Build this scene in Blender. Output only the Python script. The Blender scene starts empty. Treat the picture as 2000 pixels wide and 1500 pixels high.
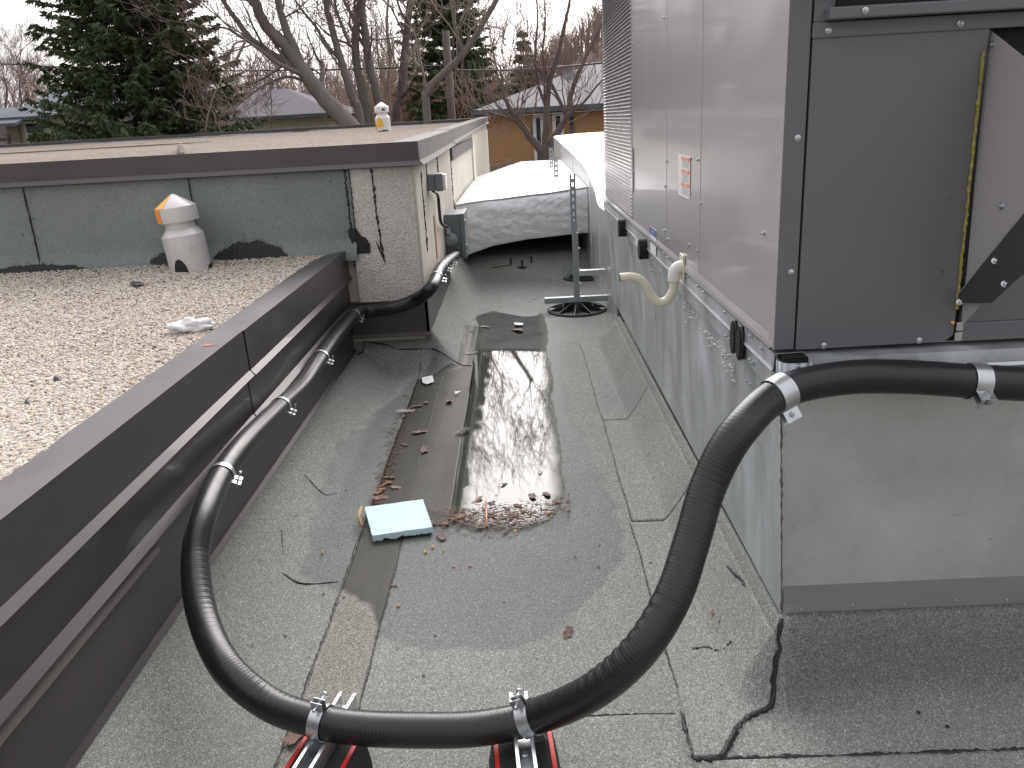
import bpy, bmesh, math, random
import numpy as np
from mathutils import Vector, Matrix, noise
random.seed(7); rng = np.random.default_rng(7)
PI = math.pi
S = bpy.context.scene
C = S.collection
# ------------------------------------------------------------------ camera
F = 1600.0; H = 1.35                       # focal length in pixels of a 2000 px wide frame, eye height above the roof
ROLL = math.radians(3.2); PITCH = math.radians(17.908); YAW = math.radians(-1.087)
def ray(p):
    x, y = p[0] - 1000.0, p[1] - 750.0
    cr, sr = math.cos(ROLL), math.sin(ROLL)
    u, v = x*cr - y*sr, x*sr + y*cr
    yy = F*math.cos(PITCH) - v*math.sin(PITCH); z = -F*math.sin(PITCH) - v*math.cos(PITCH)
    a = YAW
    return Vector((u*math.cos(a) + yy*math.sin(a), -u*math.sin(a) + yy*math.cos(a), z))/F
EYE = Vector((0, 0, H))
def onz(x, y, z): d = ray((x, y)); return EYE + d*((z - H)/d.z)
def onx(x, y, X): d = ray((x, y)); return EYE + d*(X/d.x)
def ony(x, y, Y): d = ray((x, y)); return EYE + d*(Y/d.y)
def dep(x, y, D): return EYE + ray((x, y))*D
cam = bpy.data.cameras.new('camera'); co = bpy.data.objects.new('camera', cam); C.objects.link(co)
fw = ray((1000, 750)).normalized(); rt = (ray((2600, 750)) - ray((1000, 750))).normalized(); up = rt.cross(fw).normalized()
co.matrix_world = Matrix(((rt.x, up.x, -fw.x, 0), (rt.y, up.y, -fw.y, 0), (rt.z, up.z, -fw.z, H), (0, 0, 0, 1)))
cam.sensor_width = 36; cam.lens = F/2000*36; cam.clip_start = .02; cam.clip_end = 1000
S.camera = co
# ------------------------------------------------------------------ world, sun, exposure
SUN_AZ = math.radians(6); SUN_EL = math.radians(31)       # behind thin cloud ahead of the camera, a little right
w = bpy.data.worlds.new('World'); S.world = w; w.use_nodes = True
nt = w.node_tree; N = nt.nodes; L = nt.links; N.clear()
out = N.new('ShaderNodeOutputWorld'); bg = N.new('ShaderNodeBackground'); L.new(bg.outputs[0], out.inputs[0])
sky = N.new('ShaderNodeTexSky'); sky.sky_type = 'NISHITA'; sky.sun_disc = False
sky.sun_elevation = SUN_EL; sky.sun_rotation = SUN_AZ; sky.dust_density = 4; sky.air_density = 1.5
tc = N.new('ShaderNodeTexCoord')
sd = (math.sin(SUN_AZ)*math.cos(SUN_EL), math.cos(SUN_AZ)*math.cos(SUN_EL), math.sin(SUN_EL))
dot = N.new('ShaderNodeVectorMath'); dot.operation = 'DOT_PRODUCT'; dot.inputs[1].default_value = sd
nrm = N.new('ShaderNodeVectorMath'); nrm.operation = 'NORMALIZE'; L.new(tc.outputs['Generated'], nrm.inputs[0]); L.new(nrm.outputs[0], dot.inputs[0])
def wm(op, a, b=None, c=None):
    m = N.new('ShaderNodeMath'); m.operation = op
    for i, q in enumerate((a, b, c)):
        if q is None: continue
        if isinstance(q, (int, float)): m.inputs[i].default_value = q
        else: L.new(q, m.inputs[i])
    return m.outputs[0]
# thin cloud glowing round the hidden sun: exp(k (cos a - 1))
g1 = wm('MULTIPLY', wm('EXPONENT', wm('MULTIPLY', wm('SUBTRACT', dot.outputs['Value'], 1.0), 9.0)), 3.4)
ns = N.new('ShaderNodeTexNoise'); ns.inputs['Scale'].default_value = 2.2; ns.inputs['Detail'].default_value = 5
L.new(nrm.outputs[0], ns.inputs['Vector'])
cl = wm('MULTIPLY_ADD', ns.outputs['Fac'], .35, .72)
g2 = wm('MULTIPLY', wm('EXPONENT', wm('MULTIPLY', wm('SUBTRACT', dot.outputs['Value'], 1.0), 1.3)), .75)   # the cloud is brighter on the sun's side
sepz = N.new('ShaderNodeSeparateXYZ'); L.new(nrm.outputs[0], sepz.inputs[0])
hor = wm('MULTIPLY_ADD', wm('SMOOTH_MIN', wm('MAXIMUM', wm('MULTIPLY', sepz.outputs['Z'], 2.6), 0.0), 1.0, .2), .56, .44)   # overcast sky dims towards the horizon
lum = wm('MULTIPLY', wm('MULTIPLY', wm('ADD', wm('ADD', g1, g2), .50), cl), hor)
cc = N.new('ShaderNodeVectorMath'); cc.operation = 'SCALE'; cc.inputs[0].default_value = (.98, .955, 1.0); L.new(lum, cc.inputs['Scale'])
sk = N.new('ShaderNodeVectorMath'); sk.operation = 'SCALE'; sk.inputs['Scale'].default_value = .10; L.new(sky.outputs[0], sk.inputs[0])
mx = N.new('ShaderNodeMix'); mx.data_type = 'RGBA'; mx.inputs['Factor'].default_value = .88
L.new(sk.outputs[0], mx.inputs['A']); L.new(cc.outputs[0], mx.inputs['B']); L.new(mx.outputs['Result'], bg.inputs['Color'])
bg.inputs['Strength'].default_value = 1.0
sl = bpy.data.lights.new('sun', 'SUN'); sl.energy = 1.4; sl.angle = math.radians(52); sl.color = (1, .965, .92)
so = bpy.data.objects.new('sun', sl); C.objects.link(so)
so.rotation_euler = Vector(sd).to_track_quat('Z', 'Y').to_euler()
S.render.engine = 'CYCLES'
S.view_settings.view_transform = 'Standard'; S.view_settings.look = 'None'; S.view_settings.exposure = 0.88; S.view_settings.gamma = 1
S.view_settings.use_curve_mapping = False
S.cycles.max_bounces = 7; S.cycles.transparent_max_bounces = 16
# ------------------------------------------------------------------ material helpers
MAT = {}
class NB:
    def __init__(s, name):
        s.m = bpy.data.materials.new(name); s.m.use_nodes = True; s.t = s.m.node_tree; s.n = s.t.nodes
        s.b = s.n['Principled BSDF']; MAT[name] = s.m
        s.tc = s.n.new('ShaderNodeTexCoord'); s.obj = s.tc.outputs['Object']
    def link(s, a, b): s.t.links.new(a, b)
    def node(s, ty, **kw):
        q = s.n.new('ShaderNode' + ty)
        for k, v in kw.items():
            if k.startswith('_'): setattr(q, k[1:], v)
            else:
                k2 = k.replace('__', ' ')
                if hasattr(v, 'is_linked') or isinstance(v, bpy.types.NodeSocket): s.link(v, q.inputs[k2])
                else: q.inputs[k2].default_value = v
        return q
    def noise(s, scale, detail=4, rough=.55, vec=None, stretch=None):
        v = vec or s.obj
        if stretch:
            mp = s.node('Mapping'); s.link(v, mp.inputs['Vector']); mp.inputs['Scale'].default_value = stretch; v = mp.outputs[0]
        q = s.node('TexNoise', Scale=scale, Detail=detail, Roughness=rough); s.link(v, q.inputs['Vector']); return q.outputs['Fac']
    def vor(s, scale, feat='F1', out='Distance', vec=None, rnd=1.0):
        q = s.node('TexVoronoi', _feature=feat, Scale=scale, Randomness=rnd); s.link(vec or s.obj, q.inputs['Vector']); return q.outputs[out]
    def ramp(s, fac, stops):
        r = s.n.new('ShaderNodeValToRGB'); s.link(fac, r.inputs[0]); e = r.color_ramp.elements
        while len(e) < len(stops): e.new(.5)
        for el, (p, c) in zip(e, stops):
            el.position = p; el.color = (*c, 1) if isinstance(c, (tuple, list)) else (c, c, c, 1)
        return r.outputs[0]
    def grey(s, col, lo=.35, hi=.75):
        q = s.node('SeparateColor'); s.link(col, q.inputs[0]); return s.ramp(q.outputs[0], [(0, lo), (1, hi)])
    def math(s, op, a, b=0.0):
        q = s.node('Math', _operation=op)
        for i, v in enumerate((a, b)):
            if isinstance(v, (int, float)): q.inputs[i].default_value = v
            else: s.link(v, q.inputs[i])
        return q.outputs[0]
    def mix(s, f, a, b, bt='MIX'):
        q = s.n.new('ShaderNodeMix'); q.data_type = 'RGBA'; q.blend_type = bt
        for k, v in (('Factor', f), ('A', a), ('B', b)):
            i = [x for x in q.inputs if x.name == k and (x.type == ('VALUE' if k == 'Factor' else 'RGBA'))][0]
            if isinstance(v, (int, float)): i.default_value = v if k == 'Factor' else (v, v, v, 1)
            elif isinstance(v, tuple): i.default_value = (*v, 1)
            else: s.link(v, i)
        return [o for o in q.outputs if o.type == 'RGBA'][0]
    def bump(s, h, strength=.3, dist=.001, prev=None):
        q = s.node('Bump', Strength=strength, Distance=dist); s.link(h, q.inputs['Height'])
        if prev: s.link(prev, q.inputs['Normal'])
        return q.outputs[0]
    def set(s, color=None, rough=None, metal=None, normal=None, spec=None, coat=None):
        for k, v in (('Base Color', color), ('Roughness', rough), ('Metallic', metal), ('Normal', normal), ('Specular IOR Level', spec), ('Coat Weight', coat)):
            if v is None: continue
            i = s.b.inputs[k]
            if isinstance(v, (int, float)): i.default_value = v
            elif isinstance(v, tuple): i.default_value = (*v, 1)
            else: s.link(v, i)
        return s.m
def plain(name, col, rough=.6, metal=0., var=.25, scale=6., bump=None, coat=None, spec=None):
    b = NB(name); n = b.noise(scale, 6)
    c = b.mix(n, tuple(x*(1 - var) for x in col), tuple(min(1, x*(1 + var)) for x in col))
    r = b.math('ADD', b.math('MULTIPLY', b.noise(scale*2.3, 4), .25), rough - .12)
    nn = b.bump(b.noise(bump[0], 3), bump[1], bump[2]) if bump else None
    return b.set(c, r, metal, nn, spec, coat)
# bronze painted flashing: dark, satin, faint oil-canning and dust
b = NB('bronze_flashing'); n = b.noise(3, 5); d = b.noise(90, 3)
c = b.mix(n, (.088, .080, .081), (.125, .115, .116)); c = b.mix(b.math('MULTIPLY', b.ramp(b.noise(14, 6), [(.5, 0), (.75, 1)]), .25), c, (.12, .11, .10))
b.set(c, b.math('ADD', b.math('MULTIPLY', n, .2), .30), .72, b.bump(b.noise(1.6, 2, stretch=(1, .35, 1)), .6, .004, b.bump(d, .05, .0006)), .4, .10)
b = NB('brown_flashing'); n = b.noise(5, 6)
b.set(b.mix(n, (.09, .077, .072), (.15, .132, .125)), .75, 0, b.bump(b.noise(2.5, 2), .5, .004))
# glossy warm grey enamel of the unit, paler copy with the light painted in
b = NB('unit_paint_lit'); n = b.noise(2.2, 4); st = b.noise(9, 5, stretch=(1, 1, .12))
c = b.mix(n, (.375, .357, .370), (.415, .396, .410)); c = b.mix(b.math('MULTIPLY', b.ramp(st, [(.52, 0), (.8, 1)]), .3), c, (.46, .435, .435))
b.set(c, b.math('ADD', b.math('MULTIPLY', st, .10), .20), 0, b.bump(b.noise(1.3, 2, stretch=(1, 1, .6)), .5, .010), .65, .35)
b.b.inputs['Coat Roughness'].default_value = .06
b = NB('unit_paint_shaded'); n = b.noise(3, 5); sc = b.noise(30, 4, stretch=(1, 1, 5))  # same enamel, darker copy with shade painted in for the front parts
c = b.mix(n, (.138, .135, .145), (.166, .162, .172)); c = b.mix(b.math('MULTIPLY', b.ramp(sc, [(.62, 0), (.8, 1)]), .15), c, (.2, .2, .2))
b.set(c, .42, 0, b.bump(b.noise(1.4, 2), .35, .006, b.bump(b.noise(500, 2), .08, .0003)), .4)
# galvanised steel with spangle, runs and white rust
b = NB('galvanised'); sp = b.grey(b.vor(110, 'F1', 'Color')); n = b.noise(4, 6); run = b.noise(16, 6, .6, stretch=(1, 1, .10)); w2 = b.noise(7, 6, .65, stretch=(1, 1, .35))
c = b.mix(n, (.47, .50, .51), (.62, .65, .66)); c = b.mix(.12, c, sp); c = b.mix(b.math('MULTIPLY', b.ramp(run, [(.52, 0), (.72, 1)]), .45), c, (.66, .69, .70))
c = b.mix(b.math('MULTIPLY', b.ramp(w2, [(.60, 0), (.70, 1)]), .6), c, (.72, .74, .75)); c = b.mix(b.math('MULTIPLY', b.ramp(b.noise(11, 5), [(.62, 0), (.8, 1)]), .5), c, (.24, .22, .20))
b.set(c, b.ramp(w2, [(.3, .34), (.7, .62)]), b.ramp(w2, [(.4, .75), (.75, .25)]), b.bump(b.noise(2, 2), .5, .008, b.bump(b.noise(160, 2), .05, .0005)))
b = NB('galvanised_front'); n = b.noise(3, 6); sp = b.grey(b.vor(90, 'F1', 'Color'), .25, .55); w2 = b.noise(5, 6, .6, stretch=(1, 1, .6))
c = b.mix(b.ramp(n, [(.35, 0), (.65, 1)]), (.44, .432, .418), (.56, .565, .56)); c = b.mix(.08, c, sp); c = b.mix(b.math('MULTIPLY', b.ramp(b.noise(14, 6), [(.60, 0), (.80, 1)]), .3), c, (.28, .265, .24))
c = b.mix(b.math('MULTIPLY', b.ramp(b.noise(60, 3), [(.70, 0), (.76, 1)]), .5), c, (.08, .07, .06))
b.set(c, b.ramp(w2, [(.3, .30), (.7, .42)]), .40, b.bump(b.noise(1.7, 2), .5, .010))
plain('zinc', (.56, .58, .59), .32, .9, .12, 30)
plain('zinc_dull', (.36, .39, .40), .42, .75, .15, 12)
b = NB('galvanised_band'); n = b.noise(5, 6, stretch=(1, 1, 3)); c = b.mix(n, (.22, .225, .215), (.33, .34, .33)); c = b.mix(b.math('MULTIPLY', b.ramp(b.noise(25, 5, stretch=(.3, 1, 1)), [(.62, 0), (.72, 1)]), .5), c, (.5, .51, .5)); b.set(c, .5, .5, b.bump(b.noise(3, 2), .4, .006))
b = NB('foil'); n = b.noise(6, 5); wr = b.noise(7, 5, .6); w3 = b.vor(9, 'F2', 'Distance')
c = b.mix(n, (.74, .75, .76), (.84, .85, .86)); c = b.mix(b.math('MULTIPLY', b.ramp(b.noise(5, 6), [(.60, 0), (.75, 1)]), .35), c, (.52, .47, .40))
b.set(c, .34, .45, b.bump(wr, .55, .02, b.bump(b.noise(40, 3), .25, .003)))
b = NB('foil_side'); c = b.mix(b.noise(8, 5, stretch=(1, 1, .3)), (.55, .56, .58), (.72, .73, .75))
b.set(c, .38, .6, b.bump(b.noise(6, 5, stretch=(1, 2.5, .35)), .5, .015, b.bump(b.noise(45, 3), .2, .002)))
b = NB('black_conduit'); n = b.noise(40, 4); c = b.mix(n, (.010, .010, .011), (.020, .020, .021)); c = b.mix(b.math('MULTIPLY', b.ramp(b.noise(9, 6), [(.55, 0), (.85, 1)]), .25), c, (.035, .035, .04))
b.set(c, b.math('ADD', b.math('MULTIPLY', n, .18), .25), 0, b.bump(b.noise(220, 2), .12, .0006), .5)
b = NB('rubber_crumb'); c = b.mix(b.noise(220, 3), (.008, .008, .008), (.035, .035, .035)); b.set(c, .85, 0, b.bump(b.vor(260), .8, .003))
plain('black_plastic', (.018, .018, .019), .45, 0, .3, 20)
plain('black_void', (.006, .006, .007), .8)
plain('red_stripe', (.62, .025, .02), .5, 0, .2, 60)
b = NB('bitumen'); b.set(b.mix(b.noise(60, 4), (.006, .006, .006), (.02, .02, .02)), .5, 0, b.bump(b.noise(90, 4), .8, .004))
plain('pvc_white', (.78, .77, .72), .32, 0, .06, 20)
plain('pvc_cream', (.72, .68, .54), .36, 0, .08, 14)
b = NB('vent_metal'); n = b.noise(7, 5); c = b.mix(n, (.56, .55, .53), (.70, .69, .67)); c = b.mix(b.math('MULTIPLY', b.ramp(b.noise(18, 5), [(.62, 0), (.74, 1)]), .4), c, (.38, .35, .32))
b.set(c, .42, .25, b.bump(b.noise(14, 3), .2, .003))
plain('orange_paint', (.95, .30, .04), .55, 0, .15, 25); plain('yellow_paint', (.95, .50, .08), .55, 0, .15, 25)
b = NB('orange_spray'); b.set(b.mix(b.noise(30, 4), (.42, .10, .05), (.12, .06, .05)), .5)
b = NB('stucco'); v = b.vor(120); n = b.noise(4, 6); n2 = b.noise(130, 3)
c = b.ramp(n2, [(.26, (.30, .27, .23)), (.40, (.62, .575, .51)), (.7, (.80, .76, .70))]); c = b.mix(b.math('MULTIPLY', b.ramp(n, [(.4, 0), (.7, 1)]), .35), c, (.26, .24, .21))
b.set(c, .92, 0, b.bump(b.math('ADD', b.vor(110), n2), .9, .006))
b = NB('cream_panel'); c = b.mix(b.noise(3, 6, stretch=(1, 1, .4)), (.50, .47, .40), (.64, .60, .52)); c = b.mix(b.math('MULTIPLY', b.ramp(b.noise(2.4, 6), [(.5, 0), (.75, 1)]), .4), c, (.34, .30, .25))
b.set(c, .9, 0, b.bump(b.noise(120, 3), .5, .003))
plain('cream_clean', (.66, .63, .54), .85, 0, .06, 3, (80, .3, .002))
plain('rust_stain', (.30, .13, .045), .85, 0, .3, 30)
plain('grey_enamel', (.165, .19, .20), .42, 0, .12, 12)
plain('grey_box', (.21, .225, .25), .45, 0, .12, 12)
b = NB('foam_blue'); c = b.mix(b.noise(8, 6), (.50, .68, .71), (.62, .80, .83)); c = b.mix(b.math('MULTIPLY', b.ramp(b.noise(60, 3), [(.66, 0), (.74, 1)]), .5), c, (.30, .36, .34)); b.set(c, .7, 0, b.bump(b.noise(70, 4), .3, .002))
# granulated membrane, darker and smoother where damp or painted as shaded (vertex attribute "wet")
def membrane(name, dark, mid, light, tint=(1, 1, 1)):
    b = NB(name); at = b.node('Attribute', _attribute_name='wet'); wet = at.outputs['Fac']
    vc = b.vor(640, 'F1', 'Color'); sv = b.node('SeparateColor'); b.link(vc, sv.inputs[0]); vc2 = b.vor(300, 'F1', 'Color'); sv2 = b.node('SeparateColor'); b.link(vc2, sv2.inputs[0])
    g = b.math('ADD', b.math('MULTIPLY', sv.outputs[0], .62), b.math('MULTIPLY', sv2.outputs[1], .38)); big = b.noise(1.7, 6, .6); md = b.noise(9, 6, .6)
    c = b.ramp(g, [(.12, dark), (.38, mid), (.66, mid), (.92, light)])
    c = b.mix(b.math('MULTIPLY', b.ramp(big, [(.35, 0), (.68, 1)]), .38), c, tuple(x*.62 for x in mid))
    c = b.mix(b.math('MULTIPLY', b.ramp(md, [(.58, 0), (.75, 1)]), .35), c, tuple(x*.55 for x in mid))
    c = b.mix(b.math('MULTIPLY', b.ramp(b.noise(22, 5), [(.66, 0), (.74, 1)]), .5), c, (.035, .033, .03))
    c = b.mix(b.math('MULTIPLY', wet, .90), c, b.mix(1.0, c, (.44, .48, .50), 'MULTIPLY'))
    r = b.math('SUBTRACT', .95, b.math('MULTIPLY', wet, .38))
    b.set(c, r, 0, b.bump(b.vor(380), .6, .0018, b.bump(b.noise(16, 4), .3, .006)), .35)
membrane('membrane', (.080, .087, .077), (.240, .250, .226), (.64, .65, .60))
membrane('membrane_sheet', (.09, .095, .084), (.262, .270, .246), (.66, .67, .62))
membrane('membrane_wall', (.14, .16, .152), (.24, .27, .258), (.46, .49, .47))
b = NB('wet_strip'); n = b.math('ADD', b.math('MULTIPLY', b.noise(5, 6), .5), b.math('MULTIPLY', b.noise(26, 5, stretch=(1, .12, 1)), .5)); c = b.mix(n, (.018, .019, .015), (.075, .073, .060)); c = b.mix(b.math('MULTIPLY', b.ramp(b.noise(240, 2), [(.62, 0), (.74, 1)]), .6), c, (.16, .15, .13))
at = b.node('Attribute', _attribute_name='wet'); wet = at.outputs['Fac']
c = b.mix(b.ramp(wet, [(.3, 0), (.8, 1)]), b.ramp(b.grey(b.vor(560, 'F1', 'Color'), 0, 1), [(.10, (.095, .092, .08)), (.5, (.20, .195, .172)), (.95, (.42, .41, .37))]), c)
b.set(c, b.math('SUBTRACT', .9, b.math('MULTIPLY', wet, .5)), 0, b.bump(b.noise(200, 3), .35, .0015), .12)
b = NB('puddle_water'); fr = b.node('Fresnel', IOR=1.42); 
tr = b.node('BsdfTransparent'); tr.inputs[0].default_value = (.72, .72, .68, 1); gl = b.node('BsdfGlossy', Roughness=.03)
ms = b.node('MixShader'); dpt = b.node('Attribute', _attribute_name='wet'); b.link(b.math('MULTIPLY', fr.outputs[0], dpt.outputs['Fac']), ms.inputs[0]); b.link(tr.outputs[0], ms.inputs[1]); b.link(gl.outputs[0], ms.inputs[2])
b.link(ms.outputs[0], b.n['Material Output'].inputs[0])
# gravel
b = NB('gravel_bed'); c = b.ramp(b.vor(85, 'F1', 'Distance'), [(.0, (.52, .47, .40)), (.6, (.30, .27, .23)), (.9, (.12, .11, .10))]); b.set(c, .95, 0, b.bump(b.vor(85), 1, -.01))
b = NB('pebble'); oi = b.node('ObjectInfo'); c = b.ramp(oi.outputs['Random'], [(.0, (.58, .545, .48)), (.35, (.66, .635, .58)), (.62, (.50, .465, .41)), (.80, (.60, .48, .34)), (.90, (.16, .145, .14)), (1.0, (.72, .70, .66))])
c = b.mix(b.noise(2.0, 4, vec=b.n.new('ShaderNodeNewGeometry').outputs['Position']), b.mix(.85, c, (.80, .76, .72), 'MULTIPLY'), c); b.set(c, .85, 0)
b = NB('far_gravel'); c = b.ramp(b.noise(30, 5, .8), [(.34, (.05, .04, .032)), (.5, (.19, .155, .12)), (.66, (.36, .305, .245))]); c = b.mix(b.math('MULTIPLY', b.ramp(b.noise(1.1, 6, stretch=(.25, 1, 1)), [(.5, 0), (.75, 1)]), .45), c, (.30, .25, .21))
b.set(c, .95, 0, b.bump(b.noise(60, 4), .8, .02))
# houses, trees
b = NB('ochre_brick'); c = b.mix(b.noise(1.1, 5), (.34, .20, .10), (.43, .26, .135)); c = b.mix(b.math('MULTIPLY', b.noise(30, 3), .3), c, (.5, .32, .18)); b.set(c, .9, 0, b.bump(b.noise(14, 4), .5, .02))
plain('shingle_light', (.19, .185, .19), .95, 0, .25, 9, (20, .5, .02)); plain('shingle_dark', (.10, .11, .13), .95, 0, .3, 7, (20, .5, .02))
plain('shingle_violet', (.075, .068, .078), .95, 0, .3, 5, (20, .5, .02))
plain('house_cream', (.50, .47, .40), .9); plain('house_stone', (.30, .26, .24), .95, 0, .45, 3)
plain('white_trim', (.72, .72, .70), .5, 0, .05); plain('dark_trim', (.05, .045, .045), .6); plain('window_glass', (.03, .04, .05), .08, 0, .2, 1)
plain('chimney_brick', (.38, .23, .13), .95, 0, .4, 6)
b = NB('bark'); c = b.mix(b.noise(6, 6, .6, stretch=(1, 1, .25)), (.10, .088, .078), (.25, .225, .205)); c = b.mix(b.math('MULTIPLY', b.ramp(b.noise(3, 5), [(.5, 0), (.75, 1)]), .4), c, (.13, .14, .09)); b.set(c, .95, 0, b.bump(b.noise(12, 5, stretch=(1, 1, .2)), .8, .03))
plain('bark_dark', (.125, .10, .09), .95, 0, .35, 3); plain('twig_brown', (.21, .155, .14), .95, 0, .35, .5); plain('twig_orange', (.26, .155, .10), .95, 0, .35, .6); plain('twig_pale', (.30, .25, .22), .95, 0, .3, 1)
b = NB('needles'); g = b.n.new('ShaderNodeNewGeometry'); oc = b.noise(1.3, 5); c = b.mix(oc, (.045, .070, .040), (.17, .205, .10)); c = b.mix(b.math('MULTIPLY', b.noise(14, 3), .5), c, (.030, .052, .040)); b.set(c, .8, 0, None, .2)
plain('hill_brown', (.20, .14, .125), 1, 0, .4, .15, (.8, 1, .5)); 
b = NB('lawn'); c = b.mix(b.noise(.5, 8, .7), (.07, .08, .035), (.16, .13, .08)); b.set(c, 1)
b = NB('dead_leaf'); oi = b.node('ObjectInfo'); c = b.ramp(oi.outputs['Random'], [(0, (.06, .022, .014)), (.4, (.17, .06, .025)), (.7, (.28, .115, .045)), (1, (.12, .055, .04))]); c = b.mix(b.noise(40, 4), b.mix(.8, c, (.4, .35, .3), 'MULTIPLY'), c); b.set(c, .5, 0, b.bump(b.noise(60, 3), .5, .002))
plain('dark_leaf', (.035, .022, .018), .35, 0, .4, 40); plain('scrap_white', (.72, .72, .70), .6, 0, .1, 30); plain('paper_pebble', (.75, .48, .16), .7, 0, .2, 60); plain('pink_scrap', (.65, .20, .30), .6)
plain('copper', (.60, .28, .18), .35, .5, .15, 40); plain('wood_bit', (.40, .27, .15), .8, 0, .3, 40)
plain('label_white', (.80, .79, .76), .5, 0, .04); plain('label_orange', (.85, .25, .10), .5, 0, .08); plain('label_text', (.35, .35, .35), .6); plain('label_blue', (.06, .10, .38), .5)
b = NB('yellow_insulation'); c = b.mix(b.noise(90, 5), (.18, .17, .04), (.50, .46, .14)); b.set(c, .95, 0, b.bump(b.noise(150, 4), 1, .006))
# ------------------------------------------------------------------ mesh helpers
class MB:
    def __init__(s): s.v = []; s.f = []; s.mi = []
    def quad(s, *p):
        k = len(s.v); s.v += [tuple(q) for q in p]; s.f.append(tuple(range(k, k + len(p)))); return s
    def box(s, x0, x1, y0, y1, z0, z1, M=None):
        k = len(s.v)
        P = [(x0, y0, z0), (x1, y0, z0), (x1, y1, z0), (x0, y1, z0), (x0, y0, z1), (x1, y0, z1), (x1, y1, z1), (x0, y1, z1)]
        s.v += [tuple(M @ Vector(p)) for p in P] if M else P
        s.f += [tuple(k + i for i in q) for q in ((3, 2, 1, 0), (4, 5, 6, 7), (0, 1, 5, 4), (1, 2, 6, 5), (2, 3, 7, 6), (3, 0, 4, 7))]; return s
    def prism(s, prof, y0, y1, axis='Y', M=None, cap=True):      # profile of 2-D points swept along an axis
        k = len(s.v); n = len(prof)
        def P(a, b, t): return (a, t, b) if axis == 'Y' else ((t, a, b) if axis == 'X' else (a, b, t))
        for t in (y0, y1):
            for a, b_ in prof:
                q = P(a, b_, t); s.v.append(tuple(M @ Vector(q)) if M else q)
        for i in range(n): j = (i + 1) % n; s.f.append((k + i, k + j, k + n + j, k + n + i))
        if cap: s.f += [tuple(k + i for i in range(n))[::-1], tuple(k + n + i for i in range(n))]
        return s
    def sheet(s, prof, y0, y1, th=.0015, axis='Y', steps=1):     # open bent sheet with thickness
        pr = [Vector(p) for p in prof]; off = []
        for i, p in enumerate(pr):
            a = (pr[min(i + 1, len(pr) - 1)] - pr[max(i - 1, 0)]).normalized(); off.append(p + Vector((a.y, -a.x))*th)
        m = len(pr); k = len(s.v); s.prism([tuple(p) for p in pr] + [tuple(p) for p in off[::-1]], y0, y1, axis, cap=False)
        for i in range(m - 1):
            a, b_, c_, d = i, i + 1, 2*m - 2 - i, 2*m - 1 - i; s.f += [(k + a, k + d, k + c_, k + b_), (k + 2*m + a, k + 2*m + b_, k + 2*m + c_, k + 2*m + d)]
        return s
    def tube(s, pts, r, n=8, cap=True):
        pts = [Vector(p) for p in pts]; k = len(s.v); m = len(pts); nx = None
        for i, p in enumerate(pts):
            t = (pts[min(i + 1, m - 1)] - pts[max(i - 1, 0)])
            t = t.normalized() if t.length > 1e-9 else Vector((0, 0, 1))
            if nx is None: nx = t.orthogonal().normalized()
            nx = (nx - t*nx.dot(t)); nx = nx.normalized() if nx.length > 1e-6 else t.orthogonal().normalized()
            bi = t.cross(nx); rr = r(i) if callable(r) else (r[i] if isinstance(r, (list, tuple, np.ndarray)) else r)
            for j in range(n):
                a = 2*PI*j/n; s.v.append(tuple(p + (nx*math.cos(a) + bi*math.sin(a))*rr))
        for i in range(m - 1):
            for j in range(n):
                j2 = (j + 1) % n; s.f.append((k + i*n + j, k + i*n + j2, k + (i + 1)*n + j2, k + (i + 1)*n + j))
        if cap: s.f += [tuple(k + j for j in range(n))[::-1], tuple(k + (m - 1)*n + j for j in range(n))]
        return s
    def lathe(s, prof, n=32, M=None):
        k = len(s.v); m = len(prof)
        for r, z in prof:
            for j in range(n):
                a = 2*PI*j/n; q = Vector((r*math.cos(a), r*math.sin(a), z)); s.v.append(tuple(M @ q) if M else tuple(q))
        for i in range(m - 1):
            for j in range(n):
                j2 = (j + 1) % n; s.f.append((k + i*n + j, k + i*n + j2, k + (i + 1)*n + j2, k + (i + 1)*n + j))
        s.f += [tuple(k + j for j in range(n))[::-1], tuple(k + (m - 1)*n + j for j in range(n))]
        return s
    def build(s, name, mat, parent=None, smooth=False, bevel=0, auto=None, **tags):
        me = bpy.data.meshes.new(name); me.from_pydata(s.v, [], s.f); me.update()
        o = bpy.data.objects.new(name, me); C.objects.link(o)
        if mat: me.materials.append(MAT[mat])
        if smooth: me.polygons.foreach_set('use_smooth', [True]*len(me.polygons))
        if auto:
            me.polygons.foreach_set('use_smooth', [True]*len(me.polygons)); me.set_sharp_from_angle(angle=math.radians(auto))
        if bevel:
            md = o.modifiers.new('bevel', 'BEVEL'); md.width = bevel; md.segments = 2; md.limit_method = 'ANGLE'; md.angle_limit = math.radians(40)
        if parent: link(o, parent)
        for k, v in tags.items(): o[k] = v
        return o
def link(o, parent):
    o.parent = parent; o.matrix_parent_inverse = parent.matrix_world.inverted() if parent.type == 'EMPTY' or True else o.matrix_parent_inverse
def thing(name, label, cat, loc=(0, 0, 0), group=None):
    o = bpy.data.objects.new(name, None); C.objects.link(o); o.location = loc; o.empty_display_size = .1
    o.matrix_world = Matrix.Translation(loc); o['label'] = label; o['category'] = cat
    if group: o['group'] = group
    return o
def tag(o, label, cat, group=None):
    o['label'] = label; o['category'] = cat
    if group: o['group'] = group
    return o
def frame(pos, zdir, xdir=None):
    z = Vector(zdir).normalized(); x = Vector(xdir) if xdir is not None else z.orthogonal(); x = (x - z*x.dot(z)).normalized(); y = z.cross(x)
    return Matrix(((x.x, y.x, z.x, pos[0]), (x.y, y.y, z.y, pos[1]), (x.z, y.z, z.z, pos[2]), (0, 0, 0, 1)))
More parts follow.
